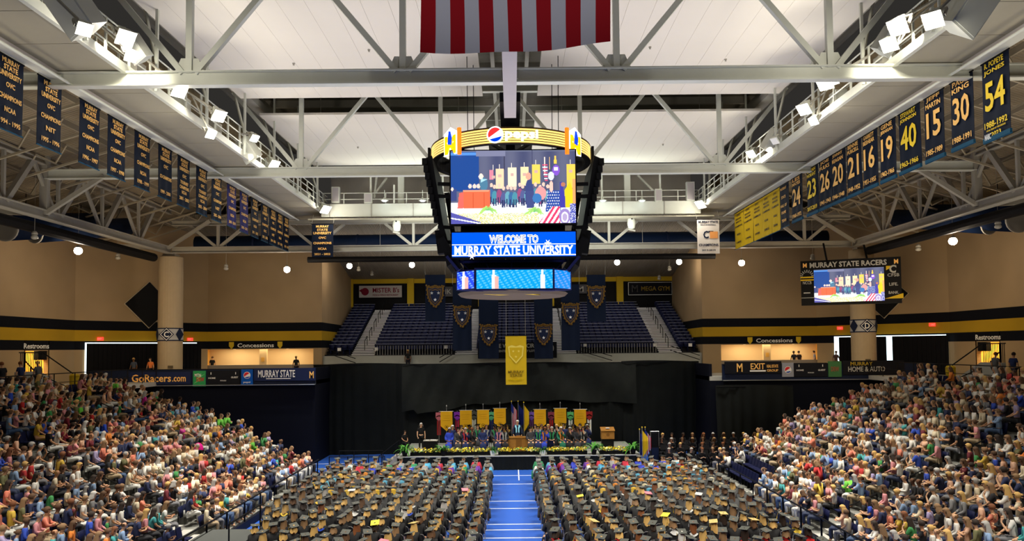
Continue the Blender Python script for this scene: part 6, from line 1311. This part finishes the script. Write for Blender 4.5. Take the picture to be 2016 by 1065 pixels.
# ---- graduates
def vis(p, m=12): x, y = proj(p); return -m < x < 2016 + m and y < 1065 + 25
slots = []
ROWD = 1.32; Yn = 25.0; NRW = 17
for r_ in range(NRW):
    y = Yn + r_ * ROWD
    for s in (-1, 1):
        n = 13 if s > 0 or r_ > 5 else 12 if r_ > 2 else 11
        for k in range(n):
            x = s * (1.50 + k * .765)
            if r_ < 3 and False: continue
            slots.append((r_, s, k, x + R.uniform(-.04, .04), y + R.uniform(-.04, .04)))
slots = [q for q in slots if vis((q[3], q[4], 1.35))]
far = [q for q in slots]; ind = set(range(0, min(125, len(slots))))
gitems, citems = [], []; gown_black = (.030, .030, .030, 1)
for i, (r_, s, k, x, y) in enumerate(slots):
    faculty = r_ >= NRW - 2; sk_n, skc = R.choices(SKC, [5, 5, 3, 2, 4])[0]; hn, hc = R.choices(HC, [4, 5, 13, 1, 3, 9, .3])[0]
    female = R.random() < .66; hk = R.choice(['long', 'mid', 'mid', 'long']) if r_ < 10 else R.choice(['mid', 'bun']) if female else 'short'
    if not female and hn == 'blonde' and R.random() < .6: hn, hc = HC[1]
    stole = None; sn_ = 'plain black gown'; stk = 'stole'
    u_ = R.random()
    if r_ >= 10:
        if u_ < .75: sc_ = R.choice([('gold', (.72, .45, .04)), ('light blue', (.12, .42, .60)), ('orange', (.70, .26, .04)), ('gold', (.75, .50, .08)), ('cream', (.7, .62, .4)), ('light blue', (.15, .5, .65))]); stole = sc_[1]; sn_ = sc_[0] + ' hood'; stk = 'hood'
    elif r_ <= 2 and s > 0 and u_ < .6: stole = (.65, .03, .03); sn_ = 'red stole'
    elif u_ < .16: sc_ = R.choice([('gold', (.75, .50, .05)), ('white', (.7, .7, .66)), ('royal blue', (.03, .08, .5)), ('gold', (.75, .52, .06))]); stole = sc_[1]; sn_ = sc_[0] + ' stole'
    gown = gown_black; gn = ''
    if faculty:
        sc_ = R.choice([('royal blue', (.03, .05, .45)), ('purple', (.12, .03, .28)), ('crimson', (.45, .02, .04)), ('black', gown_black[:3]), ('grey', (.25, .25, .25)), ('light blue', (.08, .35, .55)), ('green', (.02, .22, .08)), ('white', (.6, .6, .55))]); gown = (*sc_[1], 1); sn_ = sc_[0] + ' robe'
    cu = R.random(); cap = (.085, .088, .076, 1); cn = 'black cap'
    if not faculty and cu < .05: sc_ = R.choice([('white', (.65, .63, .58)), ('sky blue', (.25, .55, .75)), ('yellow', (.75, .62, .06)), ('pink', (.6, .2, .25)), ('gold', (.55, .40, .15))]); cap = (*sc_[1], 1); cn = f'decorated {sc_[0]} cap'
    ts = (.72, .50, .06, 1) if R.random() < .6 else (.6, .6, .6, 1); rz = R.uniform(-.34, .34); pose = 'lap' if R.random() < .75 else 'chin'; sc2 = R.uniform(1.07, 1.18)
    if i in ind:
        side = 'C' if s < 0 else 'D'
        person((x, y, 0), rz, pose, 'gown', f'{hn} graduate, {sn_}{"" if cn == "black cap" else ", " + cn}, {ordw(r_ + 1)} row, {ordw(k + 1)} from aisle, {side} half', 'person', 'seated graduates', gown, None, skc, (*hc, 1), hk, cap=cap, tassel=ts, stole=(*stole, 1) if stole else None, stole_kind=stk, scale=sc2)
    else:
        lowperson(gitems, (x, y, 0), rz, pose, 'gown', gown, None, skc, (*hc, 1), hk, cap=cap, stole=stole, stole_kind=stk, scale=sc2)
    if i < 215: chair((x, y - .02, 0), 0, f'black folding chair, grey rim, {ordw(r_ + 1)} row, {ordw(k + 1)} from aisle, {"C" if s < 0 else "D"} half', 'graduates folding chairs')
    else:
        for a_, f_, c_ in CHA: citems.append((a_, f_, m4((x, y - .02, 0), 0, 1.14), c_, 0))
mass('graduate_crowd', gitems, [MASSM, SHOE, EYEM, LIPM], 'farther rows of seated graduates in caps and gowns before the stage', 'crowd', False)
mass('folding_chair_rows', citems, [MASSM], 'farther rows of black folding chairs under the graduates', 'chairs', False)
# ---- spectators
def spec_slots(s):
    out = []
    for i in range(NT):
        x = TX0 + i * TRUN; z = TZ0 + i * TRISE; y = 16.2; k = 0
        while y < 48.0 - max(0, i - 7) * .55:
            k += 1
            if not any(a_ - .25 < y < a_ + 1.35 for a_ in AY): out.append((i, k, s * (x + .05), y, z))
            y += .535
    return out
sps = []
for s in (-1, 1):
    for i, k, x, y, z in spec_slots(s):
        if vis((x, y, z + 1.2)): sps.append((s, i, k, x, y, z))
sps.sort(key=lambda q: q[3])
full = []
emp = []
for q in sps:
    s, i, k, x, y, z = q; pe = .05
    if s > 0 and i < 2 and 40.9 < y < 47.6: pe = .95
    if s < 0 and i == 0 and y < 31: pe = .9
    if i == NT - 1: pe = .25
    if y > 46: pe = .35
    (emp if R.random() < pe else full).append(q)
items = []
for j, (s, i, k, x, y, z) in enumerate(full):
    sk_n, skc = R.choices(SKC, [6, 6, 3, 2, 5])[0]; hn, hc = R.choices(HC, [8, 8, 6, 3, 1, 6, 1])[0]; tn, tc, _ = R.choices(TC, TW)[0]; bn_, bc = R.choice(BC)
    female = R.random() < .52; hk = R.choice(['long', 'mid', 'long', 'bun']) if female else R.choice(['short', 'short', 'short', 'bald'])
    g_ = 'short' if R.random() < .65 else 'long'; pose = R.choice([p for p in ('lap', 'lap', 'phone', 'cross', 'chin') if (p, g_) in KIT]); skirt = female and R.random() < .4
    rz = -s * (math.pi / 2 - R.uniform(.30, 1.0)) * -1 if False else (-math.pi / 2 + R.uniform(.25, .95) if s < 0 else math.pi / 2 - R.uniform(.25, .95))
    # s<0 (stand by column C) faces +x, turned toward the stage
    sc2 = R.uniform(1.0, 1.13) if R.random() > .06 else .82; lc = tc if skirt and R.random() < .6 else bc; L = 'C' if s < 0 else 'D'
    if j < 118:
        person((x + R.uniform(-.04, .04), y + R.uniform(-.04, .04), z), rz, pose, g_, f'{"bald" if hk == "bald" else hn} spectator, {tn} {"dress" if lc is tc else "top"}, {L} stand, {ordw(i + 1)} row up, {ordw(k)} along to stage', 'person', f'spectators in the {L} stand', jit(tc), jit(lc), skc, (*hc, 1), hk, skirt=skirt, scale=sc2)
    else: lowperson(items, (x + R.uniform(-.04, .04), y, z), rz, pose, g_, jit(tc), jit(bc), skc, (*hc, 1), hk, scale=sc2)
mass('spectator_crowd', items, [MASSM, SHOE, EYEM, LIPM], 'farther spectators filling the tiered stands on both flanks', 'crowd', False)
rest = []; n_ = 0
for j, (s, i, k, x, y, z) in enumerate(sorted(emp, key=lambda q: q[3])):
    rz = -math.pi / 2 if s < 0 else math.pi / 2
    if n_ < 100: seat((x, y, z), rz, f'empty navy seat, {"C" if s < 0 else "D"} stand, {ordw(i + 1)} row up, {ordw(k)} along', 'empty seats in the stands'); n_ += 1
    else:
        for a_ in SEATA: rest.append((*a_, m4((x, y, z), rz), (1, 1, 1), 0))
for (s, i, k, x, y, z) in full:
    rz = -math.pi / 2 if s < 0 else math.pi / 2
    rest.append((*SEATA[1], m4((x - .0 * s, y, z), rz), (1, 1, 1), 0))
mass('stand_seat_rows', rest, [seatm], 'navy seat backs behind the seated spectators', 'seats')
# ---- stage party facing the seats
ROBE = [('green and black', (.02, .14, .08)), ('black', (.02, .02, .022)), ('navy', (.02, .03, .10)), ('royal blue', (.03, .06, .45)), ('maroon', (.18, .02, .04)), ('charcoal', (.05, .05, .055))]
HOOD = [('white', (.45, .45, .42)), ('orange', (.75, .25, .04)), ('light blue', (.2, .5, .65)), ('red', (.55, .04, .05)), ('gold', (.75, .5, .06)), ('green', (.04, .32, .12)), ('pink', (.6, .25, .3))]
px = [885, 902, 918, 932, 951, 967, 981, 992, 1046, 1061, 1074, 1088, 1103, 1121, 1136, 1150]
for row, Y in enumerate((53.2, 54.9)):
    for k, x in enumerate(px):
        if row == 0 and 925 < x < 1000 and k % 3 == 2: continue
        p = at(x + (7 if row else 0) + R.uniform(-2, 2), 870, Y); rn, rc_ = R.choice(ROBE + ROBE[1:3] * 3 + ROBE[5:] * 3); hn_, hc_ = R.choice(HOOD); hn, hc = R.choices(HC, [4, 4, 2, 4, 1, 3, 3])[0]
        hatted = R.random() < .4; hc_ = tuple(v * .5 for v in hc_)
        person((p.x, Y, ZSG), math.pi + R.uniform(-.3, .3), R.choice(['lap', 'chin']), 'gown', f'{hn} person, {rn} robe, {"front" if row == 0 else "rear"} stage row, {ordw(k + 1)} from steps', 'person', 'seated stage party', (*rc_, 1), None, R.choice(SKC)[1], (*hc, 1), 'short' if R.random() < .6 else 'mid', cap=(.02, .02, .02, 1) if hatted else None, tassel=(.7, .5, .05, 1), stole=(*hc_, 1) if R.random() < .6 else None, scale=1.24)
        chair((p.x, Y + .02, ZSG), math.pi, f'black folding chair, {"front" if row == 0 else "rear"} stage row, {ordw(k + 1)} from the steps', 'stage folding chairs')
p = at(1019, 860, 54.2); person((p.x, 54.2, ZSG), math.pi, 'stand', 'gown', 'white-haired speaker in dark robe and light blue hood standing behind the oak pulpit', 'person', None, (.02, .03, .06, 1), None, SKC[1][1], (*HC[6][1], 1), 'short', stole=(.25, .6, .75, 1), scale=1.2)
p = at(829, 860, 54.3); person((p.x, 54.3, ZSG), math.pi + .3, 'stand', 'short', 'white-haired woman in black standing at the draped stage table', 'person', None, (.015, .015, .015, 1), (.015, .015, .015, 1), SKC[1][1], (*HC[6][1], 1), 'mid', scale=1.12)
p = at(797, 870, 54.6); person((p.x, 54.6, ZSG), math.pi + .6, 'lap', 'short', 'person in black seated by the steps end of the stage', 'person', None, (.015, .015, .015, 1), (.015, .015, .015, 1), SKC[0][1], (*HC[0][1], 1), 'short')
seat((at(1083, 870, 52.4).x, 52.4, ZSG), 0, 'empty blue chair seen from behind on the stage', None)
# ---- band on the floor near column D
cnt = 0
for r_ in range(4):
    for k in range(12 - r_ % 2):
        x = 10.2 + k * .72 + (r_ % 2) * .3; Y = 49.6 + r_ * 1.25; z = .0 + .18 * r_
        if Y < 50.2 and x > 15.4: continue
        if x > 14.2 and Y > 53.4: continue
        if R.random() < .12: continue
        cnt += 1; hn, hc = R.choice(HC[:6]); ry = math.pi + R.uniform(-.5, .5)
        person((x, Y, z), ry, 'phone', 'long', f'{hn} musician in black, {ordw(r_ + 1)} band row, {ordw(k + 1)} seat from flags', 'person', 'seated band musicians', (.012, .012, .014, 1), (.012, .012, .014, 1), R.choice(SKC)[1], (*hc, 1), R.choice(['short', 'mid', 'long']), scale=1.15)
        q = thing('folding_chair', f'black chair under a musician, {ordw(r_ + 1)} band row, {ordw(k + 1)} from the flags', 'chair', (x, Y, z), 'band chairs', ry)
        for n2, m_ in (('backrest', bk), ('seat', st2), ('leg_frame', lgm)): link(n2, m_, q)
        if cnt % 2 == 0:
            ms = thing('music_stand', f'black music stand, {ordw(r_ + 1)} band row, {ordw(k + 1)} from the flags', 'music stand', (x, Y - .75, z), 'band music stands')
            part('desk', MB().obox((0, 0, 1.0), (.24, 0, 0), (0, .05, .15), (0, -.012, .004)), BLACK, ms); part('pole', MB().tube((0, .02, 0), (0, .02, .95), .015, 5), BLACK, ms)
            part('sheet_music', MB().obox((0, .03, 1.02), (.19, 0, 0), (0, .04, .11), (0, -.004, .001)), WHT, ms); part('foot', MB().bar((-.2, 0, .02), (.2, 0, .02), .02, .02).bar((0, -.2, .02), (0, .2, .02), .02, .02), BLACK, ms)
for r_ in range(1, 4):
    struct('floor_band_riser', MB().box(9.6, 18.9 if r_ < 3 else 14.2, 49.6 + r_ * 1.25 - .7, 49.6 + r_ * 1.25 + .56, 0, .18 * r_), BLACK, 'low black riser under the band')
p = at(1453, 895, 47.6); pod = thing('conductor_podium', 'small grey box podium under the conductor', 'podium', (p.x, 48.3, 0)); part('top', MB().box(-.9, .5, -.5, .5, .28, .34), GREYST, pod); part('body', MB().box(-.85, .45, -.45, .45, 0, .28), BLACK, pod)
o = person((p.x, 48.3, .34), -.5, 'conduct', 'long', 'conductor in navy shirt with white back print standing before the band', 'person', None, (.02, .03, .08, 1), (.015, .02, .04, 1), SKC[0][1], (*HC[6][1], 1), 'short')
part('back_print', MB().box(-.11, .11, -.165, -.15, 1.33, 1.40), WHT, o)
# black equipment rack beside the band
p = at(1288, 870, 52); q = thing('speaker_stack', 'black equipment rack with pale clamps standing beside the band', 'equipment rack', (p.x, 52, 0)); part('cabinet', MB().box(-.28, .28, -.25, .25, 0, 1.4), BLACK, q); part('cabinet', MB().box(-.25, .25, -.22, .22, 1.42, 2.3), BLACK, q); part('front_grille', MB().box(-.24, .24, -.27, -.25, .1, 1.3), NAVY, q); part('handle_bar', MB().tube((-.3, -.2, 2.4), (.3, -.2, 2.4), .03, 6).tube((-.28, -.2, 0), (-.28, -.2, 2.4), .02, 5).tube((.28, -.2, 0), (.28, -.2, 2.4), .02, 5), CHROME, q)
# ---- people at the concourse
for i, (x, y, Y, c_, lb, rz) in enumerate(((418, 722, 63.0, (.02, .02, .02), 'silhouetted person in black at the refreshment counter by column C', 0), (583, 724, 60, (.02, .02, .02), 'person in black leaning at the parapet near the university name sign', 3.1), (1563, 703, 63.0, (.02, .02, .03), 'person in dark shirt at the counter, nearest the menu post', 0), (1573, 703, 63.0, (.03, .02, .02), 'second dark-shirted person at the counter by column D', .3), (1603, 700, 62.8, (.25, .28, .38), 'person in pale blue shirt at the counter by column D', 1.2), (1646, 702, 59.3, (.10, .06, .06), 'person in brown standing between counter and column D', 3.1), (296, 728, 55.0, (.75, .20, .05), 'person in orange shirt standing at the parapet beside column C', 3.1), (263, 730, 55.6, (.08, .10, .14), 'person in dark top standing above the gold web address sign', 3.1), (803, 712, 62.15, (.02, .02, .02), 'person in black standing at the foot of the end deck', 3.1))):
    p = at(x, y, Y); person((p.x, Y, 6.0 if i != 8 else 6.4), rz, 'stand', 'short', lb, 'person', 'people on the concourse', (*c_, 1), (.02, .02, .03, 1), R.choice(SKC)[1], (*R.choice(HC[:3])[1], 1), 'short')
for i in range(6):     # standing along the top of the stands
    s = -1 if i % 2 else 1; y = 37.5 + i * .72; L = 'C' if s < 0 else 'D'; tn, tc = [('black', (.015, .015, .018)), ('navy', (.02, .03, .09)), ('grey', (.12, .12, .12)), ('maroon', (.10, .02, .03)), ('dark green', (.02, .08, .03))][i // 2]
    person((s * 25.9, y, 6.0), -s * math.pi / 2 + .3 * s, 'stand', 'short', f'person in {tn} top standing behind the last row of the {L} stand', 'person', 'people standing behind the stands', (*tc, 1), (.03, .03, .05, 1), R.choice(SKC)[1], (*R.choice(HC[:5])[1], 1), 'short')
# rails above the concourse edge
for s in (-1, 1):
    rl = thing('concourse_railing', 'thin black railing behind the last row toward column ' + ('C' if s < 0 else 'D'), 'railing', (s * 25.55, 0, 6.0), 'concourse railings')
    part('top_rail', MB().tube((0, 20, 1.0), (0, 54, 1.0), .03, 6).tube((0, 20, .5), (0, 54, .5), .02, 6), BLACK, rl)
    for k in range(18): part('rail_post', MB().box(-.02, .02, 20 + k * 2 - .02, 20 + k * 2 + .02, 0, 1.0), BLACK, rl)
# ---- odd things among the crowd
def canopy(loc, c_, nm_, label):
    q = thing(nm_, label, 'stroller', loc); mb = MB(); n = 8; vs = []
    for j in range(5):
        a_ = .2 + j * .42
        for k in range(n + 1):
            b_ = math.pi * k / n; vs.append((.28 * math.cos(b_), -.3 * math.cos(a_) * math.sin(b_) - 0, .75 + .42 * math.sin(a_) * math.sin(b_)))
    mb.quadmesh(vs, [(j * (n + 1) + k, j * (n + 1) + k + 1, (j + 1) * (n + 1) + k + 1, (j + 1) * (n + 1) + k) for j in range(4) for k in range(n)])
    part('canopy', mb, mat('stroller_cloth', c_, .7), q); part('seat_pod', MB().quadmesh([(-.25, -.2, .35), (.25, -.2, .35), (.25, .3, .35), (-.25, .3, .35), (-.28, -.3, .75), (.28, -.3, .75), (.28, .35, .7), (-.28, .35, .7)], [(3, 2, 1, 0), (0, 1, 5, 4), (1, 2, 6, 5), (2, 3, 7, 6), (3, 0, 4, 7)]), BLACK, q)
    part('frame', MB().path([(-.28, .45, 1.0), (-.28, -.2, .3), (-.28, .3, .1)], .018).path([(.28, .45, 1.0), (.28, -.2, .3), (.28, .3, .1)], .018).tube((-.28, .45, 1.0), (.28, .45, 1.0), .02), CHROME, q)
    for x in (-.28, .28):
        for y in (-.25, .3): part('wheel', MB().lathe([(.1, -.02), (.11, 0), (.1, .02)], (x, y, .11), 12, axis=X1), BLACK, q)
p = atX(330, 925, -16.8); canopy((-16.8, 39.8 + .55, TZ0 + 4.5 * TRISE), (.60, .01, .22), 'baby_stroller', 'baby stroller with bright pink canopy in the aisle of the C stand')
p = at(365, 945, 36.0); q = thing('folded_jacket', 'bright green jacket hung on a seat back in the C stand', 'jacket', (-15.7, 36.2, TZ0 + 3.2 * TRISE)); part('body', MB().prism([(-.24, 0), (.24, 0), (.26, .3), (.2, .5), (-.2, .5), (-.26, .3)], (0, 0, .5), V((.4, .9, 0)).normalized(), Z1, .10), mat('bright_green_cloth', (.02, .42, .14), .8), q); part('sleeve', MB().bar((.1, .22, 1.0), (.14, .3, .6), .1, .08), bpy.data.materials['bright_green_cloth'], q)
